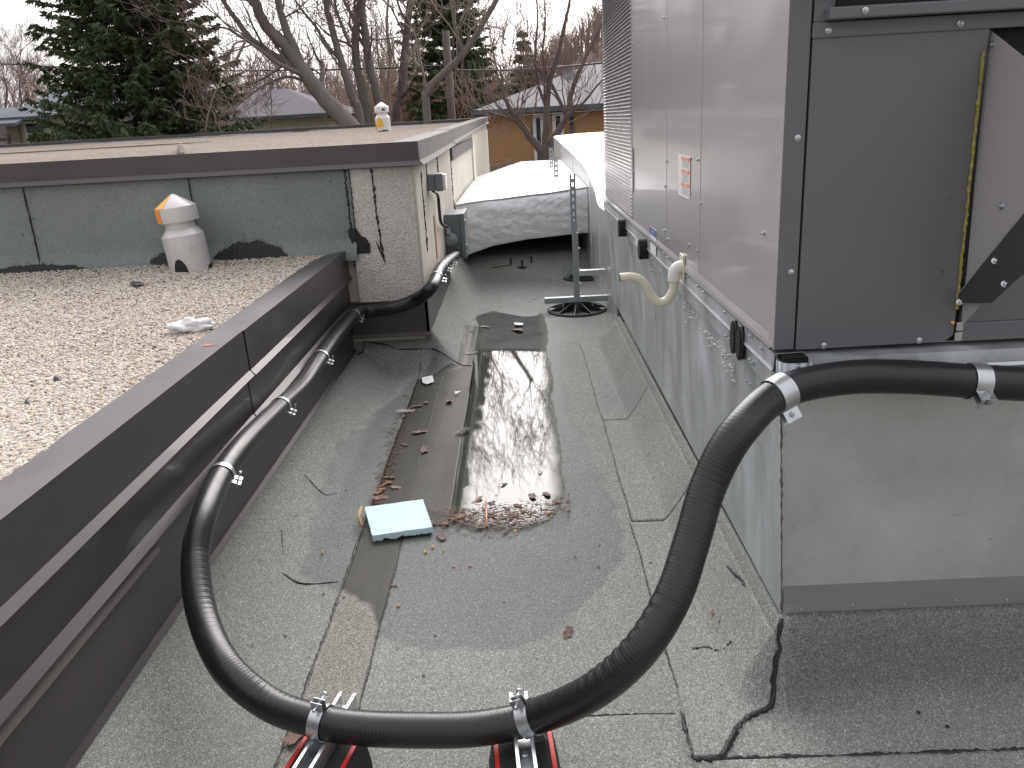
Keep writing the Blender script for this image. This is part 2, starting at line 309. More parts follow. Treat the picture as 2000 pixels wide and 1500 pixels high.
def grid(name, xs, ys, zf, mat, parent=None, wet=None, **tags):
    X, Y = np.meshgrid(xs, ys, indexing='xy'); Z = zf(X, Y); ny, nx = X.shape
    V = np.stack([X, Y, Z], -1).reshape(-1, 3); i = np.arange(ny - 1)[:, None]*nx + np.arange(nx - 1)[None, :]
    Fc = np.stack([i, i + 1, i + nx + 1, i + nx], -1).reshape(-1, 4)
    return npmesh(name, V, Fc, mat, parent, None if wet is None else wet(X, Y).reshape(-1), **tags)
def npmesh(name, V, Fc, mat, parent=None, attr=None, smooth=True, **tags):
    me = bpy.data.meshes.new(name); nv, nf, k = len(V), len(Fc), Fc.shape[1]
    me.vertices.add(nv); me.vertices.foreach_set('co', np.asarray(V, np.float32).ravel())
    me.loops.add(nf*k); me.loops.foreach_set('vertex_index', np.asarray(Fc, np.int32).ravel())
    me.polygons.add(nf); me.polygons.foreach_set('loop_start', np.arange(nf, dtype=np.int32)*k)
    me.update(calc_edges=True); me.validate()
    if smooth: me.polygons.foreach_set('use_smooth', np.ones(nf, bool))
    if attr is not None: a = me.attributes.new('wet', 'FLOAT', 'POINT'); a.data.foreach_set('value', np.asarray(attr, np.float32))
    me.materials.append(MAT[mat]); o = bpy.data.objects.new(name, me); C.objects.link(o)
    if parent: link(o, parent)
    for kk, v in tags.items(): o[kk] = v
    return o
def spline(P, n=8):
    P = [Vector(p) for p in P]; Q = []; E_ = [P[0]*2 - P[1]] + P + [P[-1]*2 - P[-2]]
    for i in range(1, len(E_) - 2):
        a, b_, c_, d = E_[i - 1:i + 3]
        for k in range(n):
            t = k/n; Q.append(.5*((2*b_) + (c_ - a)*t + (2*a - 5*b_ + 4*c_ - d)*t*t + (3*b_ - a - 3*c_ + d)*t**3))
    Q.append(P[-1]); return Q
def smooth01(t): t = np.clip(t, 0, 1); return t*t*(3 - 2*t)
_P = [(rng.uniform(0, 6.28), rng.uniform(-1, 1), rng.uniform(-1, 1)) for _ in range(24)]
def wob(X, Y, s):                                  # cheap smooth noise, about -1..1
    r = 0
    for i, (ph, a, b_) in enumerate(_P[:12]): k = s*(.6 + .35*i); r = r + np.sin(k*(a*X + b_*Y)*2 + ph)/(1 + .25*i)
    return r/3.2
def polysd(X, Y, poly):                            # signed distance, positive inside
    P = np.array(poly); d = np.full(X.shape, 1e9); ins = np.zeros(X.shape, bool)
    for i in range(len(P)):
        a, b_ = P[i], P[(i + 1) % len(P)]; e = b_ - a; wx, wy = X - a[0], Y - a[1]
        t = np.clip((wx*e[0] + wy*e[1])/(e@e), 0, 1); d = np.minimum(d, np.hypot(wx - t*e[0], wy - t*e[1]))
        c1 = (a[1] <= Y) & (b_[1] > Y); c2 = (b_[1] <= Y) & (a[1] > Y); cr = e[0]*wy - e[1]*wx
        ins ^= (c1 & (cr > 0)) | (c2 & (cr < 0))
    return np.where(ins, d, -d)
# screws: hex washer head, shared mesh
def screw_mesh(nm, r, mat):
    m = MB(); m.lathe([(r, 0), (r, .0012), (r*.62, .0022)], 12); m.lathe([(r*.58, .002), (r*.58, .0055), (r*.4, .0065)], 6)
    me = bpy.data.meshes.new(nm); me.from_pydata(m.v, [], m.f); me.materials.append(MAT[mat]); return me
SCREW = screw_mesh('screw', .0066, 'zinc')
def screw(p, nrm, parent, s=1.0, me=None, name='screw'):
    o = bpy.data.objects.new(name, me or SCREW); C.objects.link(o)
    M = frame(p, nrm, (0, 0, 1)) @ Matrix.Rotation(random.uniform(0, 1), 4, 'Z') @ Matrix.Scale(s, 4); o.parent = parent; o.matrix_parent_inverse = parent.matrix_world.inverted(); o.matrix_basis = M
    return o
# ------------------------------------------------------------------ terrain
GZ = -3.2
grid('ground', np.linspace(-160, 120, 60), np.linspace(-30, 220, 60), lambda X, Y: GZ + wob(X, Y, .05)*.15, 'lawn', kind='structure')
grid('hill', np.linspace(-15, 110, 60), np.linspace(85, 170, 30), lambda X, Y: GZ + 15*smooth01((X + 9)/26)*smooth01((Y - 85)/22) + wob(X, Y, .1)*.8, 'hill_brown', kind='structure')
# ------------------------------------------------------------------ alley roof membrane
def hz(X, Y):
    zl = .118*smooth01(1 - (X + .975)/.24)*(Y < 4.72)
    dx = np.maximum(X + .535, 0); dy = np.maximum(4.64 - Y, 0); d = np.hypot(dx, dy); zc = .205*np.clip(1 - d/.19, 0, 1)**1.5
    tl = np.clip(1 - (.578 - X)/.125, 0, 1); zr = .205*tl**1.2*smooth01((Y - 1.585)/.09)*(X < .60)
    zf = .205*smooth01(1 - (1.675 - Y)/.07)*(X > .574)
    zr = np.where(X > .574, np.where(Y > 1.675, .15, zf), zr)*(1 - smooth01((Y - 4.75)/.5))
    ze = .17*smooth01((Y - 7.10 - .25*np.abs(X)**2)/.40)
    base = -.0075*smooth01(polysd(X, Y, [(-.52, 2.45), (.02, 2.45), (.16, 2.9), (.13, 5.5), (-.2, 5.7), (-.42, 4.6)])/.16) + .0012*wob(X, Y, 3) + .003*wob(X, Y, .8)
    return np.maximum.reduce([zl, zc, zr, ze, np.zeros_like(X)]) + base
DAMP = [(-.46, 1.95), (-.30, 1.87), (-.10, 1.87), (.06, 1.97), (.135, 2.09), (.27, 2.28), (.31, 2.5), (.27, 2.9), (.20, 3.6), (.20, 4.6), (.27, 5.2), (.14, 5.9), (-.1, 6.1), (-.36, 6.05), (-.40, 4.9), (-.62, 4.4), (-.78, 3.7), (-.84, 3.1), (-.80, 2.6), (-.77, 2.3), (-.62, 2.2), (-.5, 2.1)]
def damp_shade(X, Y):
    s = polysd(X, Y, DAMP) + .018*wob(X, Y, 7) + .012*wob(X, Y, 19)
    w1 = smooth01((s + .012)/.03)*.85
    s2 = polysd(X, Y, [(.2, 3.6), (.62, 3.4), (.60, 7), (-.5, 7.6), (-.5, 5.6), (.1, 5.6)]) + .05*wob(X, Y, 4); w2_ = smooth01(s2/.25)*.45
    shade_sd = polysd(X, Y, [(.560, 1.56), (2.9, 1.55), (2.9, 1.9), (.560, 1.9)]) + .015*wob(X, Y, 6); w3_ = smooth01(shade_sd/.07)*.62  # darkening painted in for shade on the upright membrane before the curb
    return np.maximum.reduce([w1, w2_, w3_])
xs = np.concatenate([np.arange(-.985, 1.3, .0125), np.arange(1.3, 3.6, .1)]); ys = np.concatenate([np.arange(-.8, 1.1, .06), np.arange(1.1, 4.8, .0125), np.arange(4.8, 9.6, .03)])
xs = np.sort(np.append(xs, [.5735, .575])); roofm = grid('roof_membrane', xs, ys, hz, 'membrane', None, damp_shade, kind='structure')
def lap(x0f, x1f, y0, y1, lift, mat, wx=0., name='membrane_sheet', step=.0125):   # an overlapping sheet with its own edge thickness
    ny = max(2, int((y1 - y0)/step)); Y = np.linspace(y0, y1, ny); nx = 26
    T = np.linspace(0, 1, nx)
    a = np.array([x0f(y) for y in Y]); b_ = np.array([x1f(y) for y in Y])
    X = a[:, None] + (b_ - a)[:, None]*T[None]; YY = np.repeat(Y[:, None], nx, 1)
    Z = hz(X, YY) + lift; 
    V = np.stack([X, YY, Z], -1); 
    Vb = V.copy(); Vb[..., 2] = hz(X, YY) - .003
    # skirt: add border ring going down
    top = V.reshape(-1, 3); i = np.arange(ny - 1)[:, None]*nx + np.arange(nx - 1)[None]; Fc = np.stack([i, i + 1, i + nx + 1, i + nx], -1).reshape(-1, 4)
    ring = [r*nx for r in range(ny - 1, -1, -1)] + list(range(1, nx)) + [r*nx + nx - 1 for r in range(1, ny)] + [(ny - 1)*nx + c_ for c_ in range(nx - 2, 0, -1)]
    bot = Vb.reshape(-1, 3)[ring]; n0 = len(top); m = len(ring); Fs = np.array([[ring[k], n0 + k, n0 + (k + 1) % m, ring[(k + 1) % m]] for k in range(m)])
    A = np.concatenate([top, bot]); o = npmesh(name, A, np.concatenate([Fc, Fs]), mat, roofm, damp_shade(A[:, 0], A[:, 1]), smooth=False); return o
nz = lambda y, k, a=.0015: a*math.sin(y*k) + a*.7*math.sin(y*k*2.7 + 1)
lap(lambda y: -.600 + nz(y, 7), lambda y: -.452 + nz(y, 9), .3, 2.62, .0035, 'wet_strip')
lap(lambda y: -.605 + nz(y, 7) + max(0, y - 4.33)*.8, lambda y: -.300 + nz(y, 5, .0015), 2.60, 4.56, .0040, 'wet_strip')
lap(lambda y: -.395 + nz(y, 11), lambda y: -.315 + nz(y, 9), 4.57, 5.5, .0035, 'wet_strip')
lap(lambda y: -.445 + nz(y, 9), lambda y: .325 + nz(y, 6), .3, 1.592, .0025, 'membrane')
lap(lambda y: .335 + nz(y, 6, .002), lambda y: .555, 1.60, 2.55, .0035, 'membrane_sheet')
lap(lambda y: .345 + nz(y, 6, .002), lambda y: .555, 2.56, 3.55, .0045, 'membrane_sheet')
lap(lambda y: .345 + nz(y, 6, .002), lambda y: .555, 3.56, 4.95, .0035, 'membrane_sheet')
lap(lambda y: .36, lambda y: 2.6, .2, 1.438, .0035, 'membrane_sheet')
# corner flap folded over the foot of the curb
fl = [(.322, 1.449), (.378, 1.447), (.43, 1.53), (.475, 1.575), (.53, 1.60), (.560, 1.655), (.569, 1.672)]
lap(lambda y: .326 + (y - 1.449)*.02, lambda y: float(np.interp(y, [p[1] for p in fl[1:]], [p[0] for p in fl[1:]])) + nz(y, 60, .002), 1.449, 1.675, .008, 'membrane_sheet', step=.006)
def bead(pts, r=.004, zlift=.001, nm='seam_bead', par=None, ragged=.6, step=.008, mat='bitumen'):
    P = []; pts = [Vector((p[0], p[1], 0)) for p in pts]
    if len(pts) in (3, 4) and ragged >= 1: pts = spline(pts, 8)
    for a, b_ in zip(pts, pts[1:]):
        n = max(1, int((b_ - a).length/step))
        for i in range(n): P.append(a.lerp(b_, i/n))
    P.append(pts[-1]); Q = []
    for p in P:
        x = p.x + random.gauss(0, r*.25); y = p.y + random.gauss(0, r*.25); z = float(hz(np.array([x]), np.array([y]))[0]) + zlift; Q.append((x, y, z))
    rad = [max(.0008, r*(1 + ragged*math.sin(i*.31) * random.random() + random.gauss(0, ragged*.35))) for i in range(len(Q))]
    return MB().tube(Q, rad, 5).build(nm, mat, par or roofm, smooth=True)
yy = np.arange(.9, 2.62, .05); bead([(-.602 + nz(y, 7), y) for y in yy], .0042)
bead([(-.605 + nz(y, 7), y) for y in np.arange(2.62, 4.56, .05)], .0022); bead([(-.450 + nz(y, 9), y) for y in yy], .0024); bead([(-.47 + nz(y, 9), y) for y in np.arange(2.62, 4.4, .05)], .0020, .0045)
bead([(.333 + nz(y, 6, .002), y) for y in np.arange(1.6, 2.56, .05)], .0026); bead([(.343 + nz(y, 6, .002), y) for y in np.arange(2.56, 4.95, .05)], .0028)
bead([(.36, 2.555), (.452, 2.553)], .003); bead([(.36, 3.54), (.42, 3.535), (.45, 3.55)], .0014, ragged=1)
bead([(.04, 1.594), (.15, 1.597), (.326, 1.590)], .0028); bead([(.322, 1.447), (.376, 1.445), (.6, 1.440), (1.3, 1.438)], .005)
bead([(p[0] + .004, p[1] - .002) for p in fl[1:]], .006, .003); bead([(.324, 1.60), (.322, 1.52), (.320, 1.45)], .004)
bead([(-.96, 4.50), (-.90, 4.36), (-.80, 4.22), (-.70, 4.60 - .05), (-.68, 4.56), (-.50, 4.58), (-.32, 4.60), (-.30, 4.75)][:1] + [(-.93, 4.9 - .28), (-.90, 4.66 - .05), (-.80, 4.60), (-.74, 4.58), (-.50, 4.575), (-.33, 4.58), (-.325, 4.72)], .004)
bead([(-.88, 2.92), (-.80, 2.86), (-.76, 2.9)], .0018, ragged=1); bead([(-.80, 2.28), (-.72, 2.245), (-.62, 2.25)], .0022, ragged=1); bead([(-.86, 2.5), (-.82, 2.37)], .0012, ragged=1)
bead([(.45, 1.84), (.49, 1.90), (.55, 2.0)], .0015, ragged=1); bead([(.40, 1.83), (.44, 1.835), (.47, 1.80), (.49, 1.79)], .0035, ragged=1)
bead([(.535, 2.03), (.545, 1.93), (.548, 1.88)], .003, .004, ragged=1)
for _ in range(46):                                # drips and burnt spots of bitumen
    x = random.uniform(-.85, 1.3); y = random.choice([random.uniform(1.35, 2.5), random.uniform(1.6, 6)])
    if x > .5 and y > 1.6: continue
    z = float(hz(np.array([x]), np.array([y]))[0]) + .0035; r = random.uniform(.002, .006)
    MB().lathe([(r, 0), (r*.8, .0012)], 7, Matrix.Translation((x, y, z)) @ Matrix.Diagonal((1, random.uniform(.5, 1.6), 1, 1))).build('tar_spot', 'bitumen', roofm)
# water standing in the low spot
WP = [(-.296, 2.62), (-.20, 2.54), (-.05, 2.53), (.06, 2.60), (.115, 2.80), (.135, 3.1), (.13, 3.6), (.145, 4.2), (.13, 4.8), (.16, 5.3), (.15, 5.8), (0, 5.95), (-.25, 5.95), (-.35, 5.8), (-.313, 5.5), (-.312, 4.6), (-.300, 3.6)]
def water():
    xs = np.arange(-.42, .24, .006); ys = np.arange(2.45, 6.05, .012); X, Y = np.meshgrid(xs, ys)
    s = polysd(X, Y, WP) + np.where(X > -.27, .014*wob(X, Y, 5) + .004*wob(X, Y, 19), 0); nx = len(xs)
    V = np.stack([X, Y, np.full_like(X, .0012) + np.clip(.0022*(1 - s/.03), 0, .002)*0 + .003*wob(X, Y, .8)*0 + .0022], -1).reshape(-1, 3)
    i = (np.arange(len(ys) - 1)[:, None]*nx + np.arange(nx - 1)[None]).ravel(); ok = s.ravel()
    Fc = np.stack([i, i + 1, i + nx + 1, i + nx], -1); Fc = Fc[(ok[Fc] > 0).all(1)]
    e_ = np.where(X < -.27, 1, smooth01((s + .004)/.085)).ravel()
    return npmesh('water', V, Fc, 'puddle_water', None, e_, kind='structure')
water()
# ------------------------------------------------------------------ lower gravel roof
GR = .668
grid('gravel_roof', np.linspace(-7, -1.075, 60), np.linspace(-.8, 4.60, 80), lambda X, Y: GR + .012*wob(X, Y, 1.5), 'gravel_bed', kind='structure')
def pebbles():
    out = []
    for k in range(5):
        bm = bmesh.new(); bmesh.ops.create_icosphere(bm, subdivisions=1, radius=1)
        for v in bm.verts: v.co = Vector((v.co.x*1.15, v.co.y*.85, v.co.z*.65))*(1 + .28*noise.noise(v.co*1.3 + Vector((k*5, 0, 0))))
        me = bpy.data.meshes.new('pebble'); bm.to_mesh(me); bm.free(); me.materials.append(MAT['pebble'])
        me.polygons.foreach_set('use_smooth', [True]*len(me.polygons))
        o = bpy.data.objects.new('pebble', me); out.append(o)
    col = bpy.data.collections.new('pebble_kinds')
    for o in out: col.objects.link(o)
    n = 115000; Y = rng.uniform(.95, 4.66, n); X = rng.uniform(0, 1, n)
    xmin = -(.70*Y + .05); X = -1.075 + (xmin + 1.0)*X; X = np.minimum(X, -1.075)
    keep = Y < 4.60; X, Y = X[keep], Y[keep]; Z = GR + .012*wob(X, Y, 1.5) + rng.uniform(-.002, .007, len(X)) + .01*np.exp(-((4.58 - Y)/.12)**2)
    me = bpy.data.meshes.new('gravel'); me.vertices.add(len(X)); me.vertices.foreach_set('co', np.stack([X, Y, Z], -1).astype(np.float32).ravel())
    o = bpy.data.objects.new('gravel', me); C.objects.link(o); o['kind'] = 'stuff'; o['label'] = 'pale beige pea gravel covering the lower roof beside the dark parapet'
    ng = bpy.data.node_groups.new('scatter', 'GeometryNodeTree'); ng.interface.new_socket('Geometry', in_out='INPUT', socket_type='NodeSocketGeometry'); ng.interface.new_socket('Geometry', in_out='OUTPUT', socket_type='NodeSocketGeometry')
    n_ = ng.nodes; l = ng.links; gi = n_.new('NodeGroupInput'); go = n_.new('NodeGroupOutput'); ip = n_.new('GeometryNodeInstanceOnPoints'); ci = n_.new('GeometryNodeCollectionInfo')
    ci.inputs['Collection'].default_value = col; ci.inputs['Separate Children'].default_value = True; ci.inputs['Reset Children'].default_value = True
    rv = n_.new('FunctionNodeRandomValue'); rv.data_type = 'FLOAT_VECTOR'; rv.inputs[0].default_value = (-.5, -.5, 0); rv.inputs[1].default_value = (.5, .5, 6.28)
    rs = n_.new('FunctionNodeRandomValue'); rs.data_type = 'FLOAT'; rs.inputs[2].default_value = .0034; rs.inputs[3].default_value = .0072
    mp = n_.new('GeometryNodeMeshToPoints')
    l.new(gi.outputs[0], mp.inputs[0]); l.new(mp.outputs[0], ip.inputs['Points']); l.new(ci.outputs[0], ip.inputs['Instance']); ip.inputs['Pick Instance'].default_value = True
    l.new(rv.outputs[0], ip.inputs['Rotation']); l.new([q for q in rs.outputs if q.type == 'VALUE' and q.enabled][0], ip.inputs['Scale']); l.new(ip.outputs[0], go.inputs[0])
    o.modifiers.new('scatter', 'NODES').node_group = ng
pebbles()
# ------------------------------------------------------------------ dark metal-clad parapet between the roofs
pw = thing('parapet_wall', 'low wall clad in dark bronze metal between gravel roof and membrane alley', 'parapet wall', (-1.0, 2, 0))
MB().box(-1.075, -1.0, -.8, 4.57, -.05, .66).build('wall_core', 'black_void', pw)
def section(prof, y0, y1, nm, mat='bronze_flashing'):
    o = MB().sheet(prof, y0, y1, .0012).build(nm, mat, pw); return o
for (y0, y1, d) in ((-.8, 2.754, 0), (2.7555, 4.585, .003)):
    section([(-1.128 + .0, .655), (-1.125, .680), (-.972 + d, .704), (-.970 + d, .560), (-.955 + d, .541), (-.964, .536)], y0, y1, 'cap_section')
    section([(-.985 + d*.5, .555), (-.982 + d, .397), (-.964 + d, .374), (-.975, .368)], y0, y1, 'fascia_panel')
section([(-.990, .40), (-.988, .345), (-.978, .338), (-.975, .330)], -.8, 1.9, 'receiver_strip', 'brown_flashing')
for (y0, y1, d) in ((-.8, 4.585, 0),): section([(-.993, .345), (-.986 + d, .136), (-.975 + d, .120), (-.980, .116)], y0, y1, 'base_flashing')
bead([(-1.06, 2.7), (-1.06, 2.71)], .001)
m = MB(); cz = lambda x: .680 + (x + 1.125)/.153*.024 + .0016
for (x0, x1, ya, yb_) in ((-1.065, -1.045, 2.60, 2.64), (-1.045, -1.025, 2.585, 2.625), (-1.025, -1.01, 2.58, 2.60)): m.quad((x0, ya + .012, cz(x0)), (x1, ya, cz(x1)), (x1, yb_ - .01, cz(x1)), (x0, yb_, cz(x0)))
m.build('paint_mark', 'orange_spray', pw)
for (x, y) in ((85, 1245),): pass
# ------------------------------------------------------------------ upper building: wall with membrane skirt, stucco corner, capped roof
YW = 4.585; XS = -.548
ub = thing('upper_roof_building', 'higher flat roofed building part with stucco corner pillar and dark metal cap', 'building', (-3, 8, 0))
MB().box(-14, XS - .03, YW + .03, 17.4, -.2, 1.20).build('wall', 'cream_panel', ub)
ct = lambda y: 1.258 + (y - YW)*.0118                # the side cap climbs slightly towards the back
# membrane skirt pieces on the wall over the gravel roof
edges = [-8, onz(0, 0, 1) and -2.62 - 1.2, -2.62, -1.79, -.935]
xs_ = [-6.2, -4.6, ony(62, 430, YW).x, ony(378, 400, YW).x, ony(690, 400, YW).x]
for a, b_ in zip(xs_, xs_[1:]):
    m = MB(); nx = 14; nzv = 8
    for i in range(nx):
        for j in range(nzv):
            pass
    X = np.linspace(a + .002, b_ - .002, 30); Zs = np.linspace(GR - .02, 1.15, 16)
    XX, ZZ = np.meshgrid(X, Zs); YY = YW - .012 - .004*wob(XX, ZZ, 2.5) - .03*smooth01(1 - (ZZ - GR)/.10) - .016*np.exp(-((XX + 1.05)/.09)**2 - ((ZZ - .80)/.16)**2)*(1 if b_ > -1 else 0)
    V = np.stack([XX, YY, ZZ], -1).reshape(-1, 3); i = np.arange(15)[:, None]*30 + np.arange(29)[None]; Fc = np.stack([i, i + 1, i + 31, i + 30], -1).reshape(-1, 4)
    npmesh('skirt_sheet', V, Fc, 'membrane_wall', ub)
    m = MB(); P = [(b_ + random.gauss(0, .0015), YW - .018, z) for z in np.arange(GR, 1.15, .012)]; m.tube(P, [.003*(.5 + random.random()) for _ in P], 5).build('joint', 'bitumen', ub)
# mastic smears at the foot of the skirt
def smear(cx, wid, hgt, nm='tar_smear', seed=0):
    m = MB(); n = 60; r = random.Random(seed)
    up_ = []
    for i in range(n + 1):
        t = i/n; x = cx - wid/2 + wid*t; h = hgt*max(0, math.sin(PI*t))**.55*(1 + .05*math.sin(t*23)) + r.uniform(-.006, .006); up_.append((x, max(.004, h)))
    for (x0, h0), (x1, h1) in zip(up_, up_[1:]):
        y = YW - .0225
        m.quad((x0, y - .024, GR - .01), (x1, y - .024, GR - .01), (x1, y - .020*max(0, 1 - h1/.1), GR + h1), (x0, y - .020*max(0, 1 - h0/.1), GR + h0))
    for k in range(int(wid*70)):                  # brush strokes at the upper edge
        i = r.randrange(n); x, h = up_[i]; l = r.uniform(.008, .03); m.quad((x, YW - .0235, GR + h - .01), (x + .003, YW - .0235, GR + h - .01), (x + .002 + r.uniform(-.004, .004), YW - .0235, GR + h + l))
    return m.build(nm, 'bitumen', ub)
smear(-1.50, .44, .115, seed=1); smear(-1.93, .30, .085, seed=2); smear(-2.72, .62, .05, seed=3)
# stucco pillar panels, front and side
def panelbox(x0, x1, y0, y1, z0, z1, nm, mat, bev=.004): return MB().box(x0, x1, y0, y1, z0, z1).build(nm, mat, ub, bevel=bev)
panelbox(-.925, XS - .012, YW - .012, YW + .02, .36, 1.15, 'stucco_panel', 'stucco')
panelbox(XS - .011, XS, YW - .016, YW + .03, .36, 1.15, 'corner_bead', 'cream_panel', .002)
ysd = [4.615, 5.17, 5.92, 6.32, 7.15]
for a, b_ in zip(ysd, ysd[1:]): panelbox(XS - .03, XS - .002, a + .004, b_ - .004, .20, 1.17, 'stucco_panel', 'cream_panel')
panelbox(XS - .03, XS - .012, 7.16, 10.9, .1, 1.21, 'stucco_panel', 'cream_panel'); panelbox(XS - .03, XS + .01, 10.92, 17.4, -.1, 1.33, 'wall_panel', 'cream_clean')
def crack(pts, r, par, mat='bitumen', nm='joint_tar'):
    P = []; 
    for a, b_ in zip(pts, pts[1:]):
        a, b_ = Vector(a), Vector(b_); n = max(2, int((b_ - a).length/.012))
        for i in range(n): P.append(a.lerp(b_, i/n) + Vector((random.gauss(0, r*.3), 0, 0)))
    MB().tube(P, [max(.0006, r*random.uniform(.3, 1.5)) for _ in P], 5).build(nm, mat, par)
crack([(-.782, YW - .013, 1.145), (-.779, YW - .013, .9), (-.762, YW - .013, .62)], .007, ub); crack([(-.795, YW - .013, .74), (-.752, YW - .013, .60)], .004, ub)
for y, z0, z1 in ((4.86, 1.10, .62), (5.17, 1.13, 1.0), (5.92, 1.14, 1.0), (7.15, 1.13, .65)): crack([(XS, y, z1), (XS, y, z0)], .005, ub)
crack([(-.928, YW - .013, 1.14), (-.926, YW - .013, .60)], .007, ub)
m = MB(); r_ = random.Random(4); zz = np.linspace(.82, .68, 18)
for z0, z1 in zip(zz, zz[1:]):
    f0 = .075*math.exp(-((z0 - .72)/.07)**2) + .022 + r_.uniform(0, .012); m.box(-.945, -.93 + f0, YW - .0155, YW - .0125, z1, z0)
m.build('tar_patch', 'bitumen', ub)
MB().box(XS - .001, XS + .0008, 5.36, 5.44, .50, .78).build('rust_streak', 'rust_stain', ub)
# caps
m = MB(); zb = 1.145
def capsec(prof, t0, t1, axis, nm='cap_section', mat='bronze_flashing', sh=None):
    o = MB().sheet(prof, t0, t1, .0012, axis).build(nm, mat, ub)
    return o
fr = [(YW + .115, 1.262), (YW - .028, 1.264), (YW - .030, 1.165), (YW - .050, 1.142), (YW - .038, 1.138)]
for a, b_ in ((-14, ony(16, 340, YW).x), (ony(16, 340, YW).x + .003, XS + .03)): capsec([(p[0] + (0 if a > -3 else .004), p[1]) for p in fr[::1]], a, b_, 'X')
bpy.data.objects  # side caps follow the climbing roof edge
def sidecap(y0, y1, w, hgt, mat, x=XS, dz=0):
    m = MB(); k = 0
    prof = [(x - w, 0), (x + .030, .004), (x + .032, -hgt), (x + .052, -hgt - .024), (x + .036, -hgt - .028)]
    for (a, b_) in zip(prof, prof[1:]):
        q = [(a[0], y0, ct(y0) + a[1] + dz), (b_[0], y0, ct(y0) + b_[1] + dz), (b_[0], y1, ct(y1) + b_[1] + dz), (a[0], y1, ct(y1) + a[1] + dz)]; m.quad(*q)
    o = m.build('cap_section', mat, ub); md = o.modifiers.new('t', 'SOLIDIFY'); md.thickness = .002; md.offset = 0
sidecap(YW - .03, 4.98, .14, .095, 'brown_flashing', dz=.002); sidecap(4.985, 7.15, .14, .095, 'brown_flashing'); sidecap(7.155, 17.4, .14, .09, 'brown_flashing', dz=.004)
MB().box(XS - .01, XS + .018, 7.17, 10.8, 1.04, 1.145).build('lower_flashing', 'brown_flashing', ub, bevel=.003)
# dark flashing box round the pillar foot
MB().box(-.985, XS + .008, YW - .022, YW + .01, .205, .405).build('foot_flashing', 'bronze_flashing', ub, bevel=.002)
MB().box(XS - .01, XS + .010, YW - .022, 6.2, .205, .425).build('foot_flashing', 'bronze_flashing', ub, bevel=.002)
MB().prism([(YW - .024, .218), (YW - .050, .203), (YW - .048, .2), (YW - .01, .2)], -.985, XS + .02, 'X').build('drip_edge', 'brown_flashing', ub)
# upper roof surface, far cap
rz = lambda X, Y: 1.238 + (Y - YW)*.0078 + .006*wob(X, Y, 1.2)
grid('upper_gravel_roof', np.linspace(-14, XS - .13, 80), np.linspace(YW + .11, 17.0, 80), rz, 'far_gravel', kind='structure')
MB().box(-14, XS + .03, 17.0, 17.2, 1.2, 1.405).build('far_cap', 'bronze_flashing', ub, bevel=.006)
MB().box(-14, XS + .0, 16.90, 17.0, 1.2, 1.345).build('far_cant', 'membrane_wall', ub, bevel=.01)
for k in range(8):
    x = random.uniform(-9.5, -2.5); y = random.choice([16.5, 15.8, 16.2]); m = MB(); m.lathe([(random.uniform(.15, .5), 0), (.12, .02)], 9, Matrix.Translation((x, y, float(rz(np.array(x), np.array(y))) + .004)) @ Matrix.Diagonal((1.4, .35, 1, 1))); m.build('tar_patch', 'bitumen', ub)
p0 = ony(0, 306, 10.5); MB().box(-8.5, -3.6, 9.6, 10.1, 1.24, float(rz(np.array(-5.), np.array(9.8))) + .012).build('bare_strip', 'wet_strip', ub)
# small stones heap on upper roof edge
# ------------------------------------------------------------------ pipe vents
def vent(x, y, z, s, label, tilt, paint, vm='vent_metal'):
    t = thing('pipe_vent', label, 'roof vent', (x, y, z)); M = Matrix.Translation((x, y, z)) @ Matrix.Rotation(tilt, 4, 'Y') @ Matrix.Scale(s, 4)
    MB().lathe([(.108, -.03), (.108, .19), (.078, .228), (.078, .285)], 40, M).build('body', vm, t, auto=30)
    MB().lathe([(.1035, .262), (.1045, .336), (.102, .340), (.012, .402), (.001, .404)], 40, M).build('cap', vm, t, auto=30)
    MB().lathe([(.1045, .268), (.1050, .272), (.1050, .334), (.1045, .337)], 40, M).build('cap_band', vm, t, auto=30)
    for kind, pts in paint:
        m = MB(); k = len(pts)
        m.quad(*[tuple(M @ Vector((r*math.cos(a)*1.004, r*math.sin(a)*1.004, zz))) for (r, a, zz) in pts]); m.build('paint_splash', kind, t)
    return t, M
D2R = PI/180
def patch(r0, z0, r1, z1, a0, a1, n=6, off=.0012, mode=None):
    pass
def cyl_patch(M, t, mat, r, a0, a1, z0, z1, n=14, r2=None, jag=0, nm='paint_splash'):
    m = MB(); rr = random.Random(int(a0*10)); r2 = r if r2 is None else r2
    T = []
    for i in range(n + 1):
        a = (a0 + (a1 - a0)*i/n)*D2R; e = math.sin(PI*i/n)**.5 if jag else 1
        zt = z0 + (z1 - z0)*(e if jag else 1) + (rr.uniform(-jag, jag) if jag else 0)
        rt_ = r + (r2 - r)*((zt - z0)/(z1 - z0) if z1 != z0 else 0); T.append((Vector((r*math.cos(a), r*math.sin(a), z0)), Vector((rt_*math.cos(a), rt_*math.sin(a), zt))))
    for (a, b_), (c_, d) in zip(T, T[1:]): m.quad(M @ a, M @ c_, M @ d, M @ b_)
    m.build(nm, mat, t)
vp = onz(370, 533, GR); vx, vy = vp.x - .025, vp.y + .10
v1, M1 = vent(vx, vy, GR, 1.0, 'large silver pipe vent with pointed orange sprayed cap standing in the gravel', math.radians(-4.8), [])
fa = -90 + 22                                        # azimuth facing the camera
cyl_patch(M1, v1, 'orange_paint', .1068, fa - 82, fa - 52, .266, .336); cyl_patch(M1, v1, 'yellow_paint', .1035, fa - 84, fa - 38, .341, .398, r2=.018); cyl_patch(M1, v1, 'orange_paint', .1035, fa - 100, fa - 84, .341, .398, r2=.018)
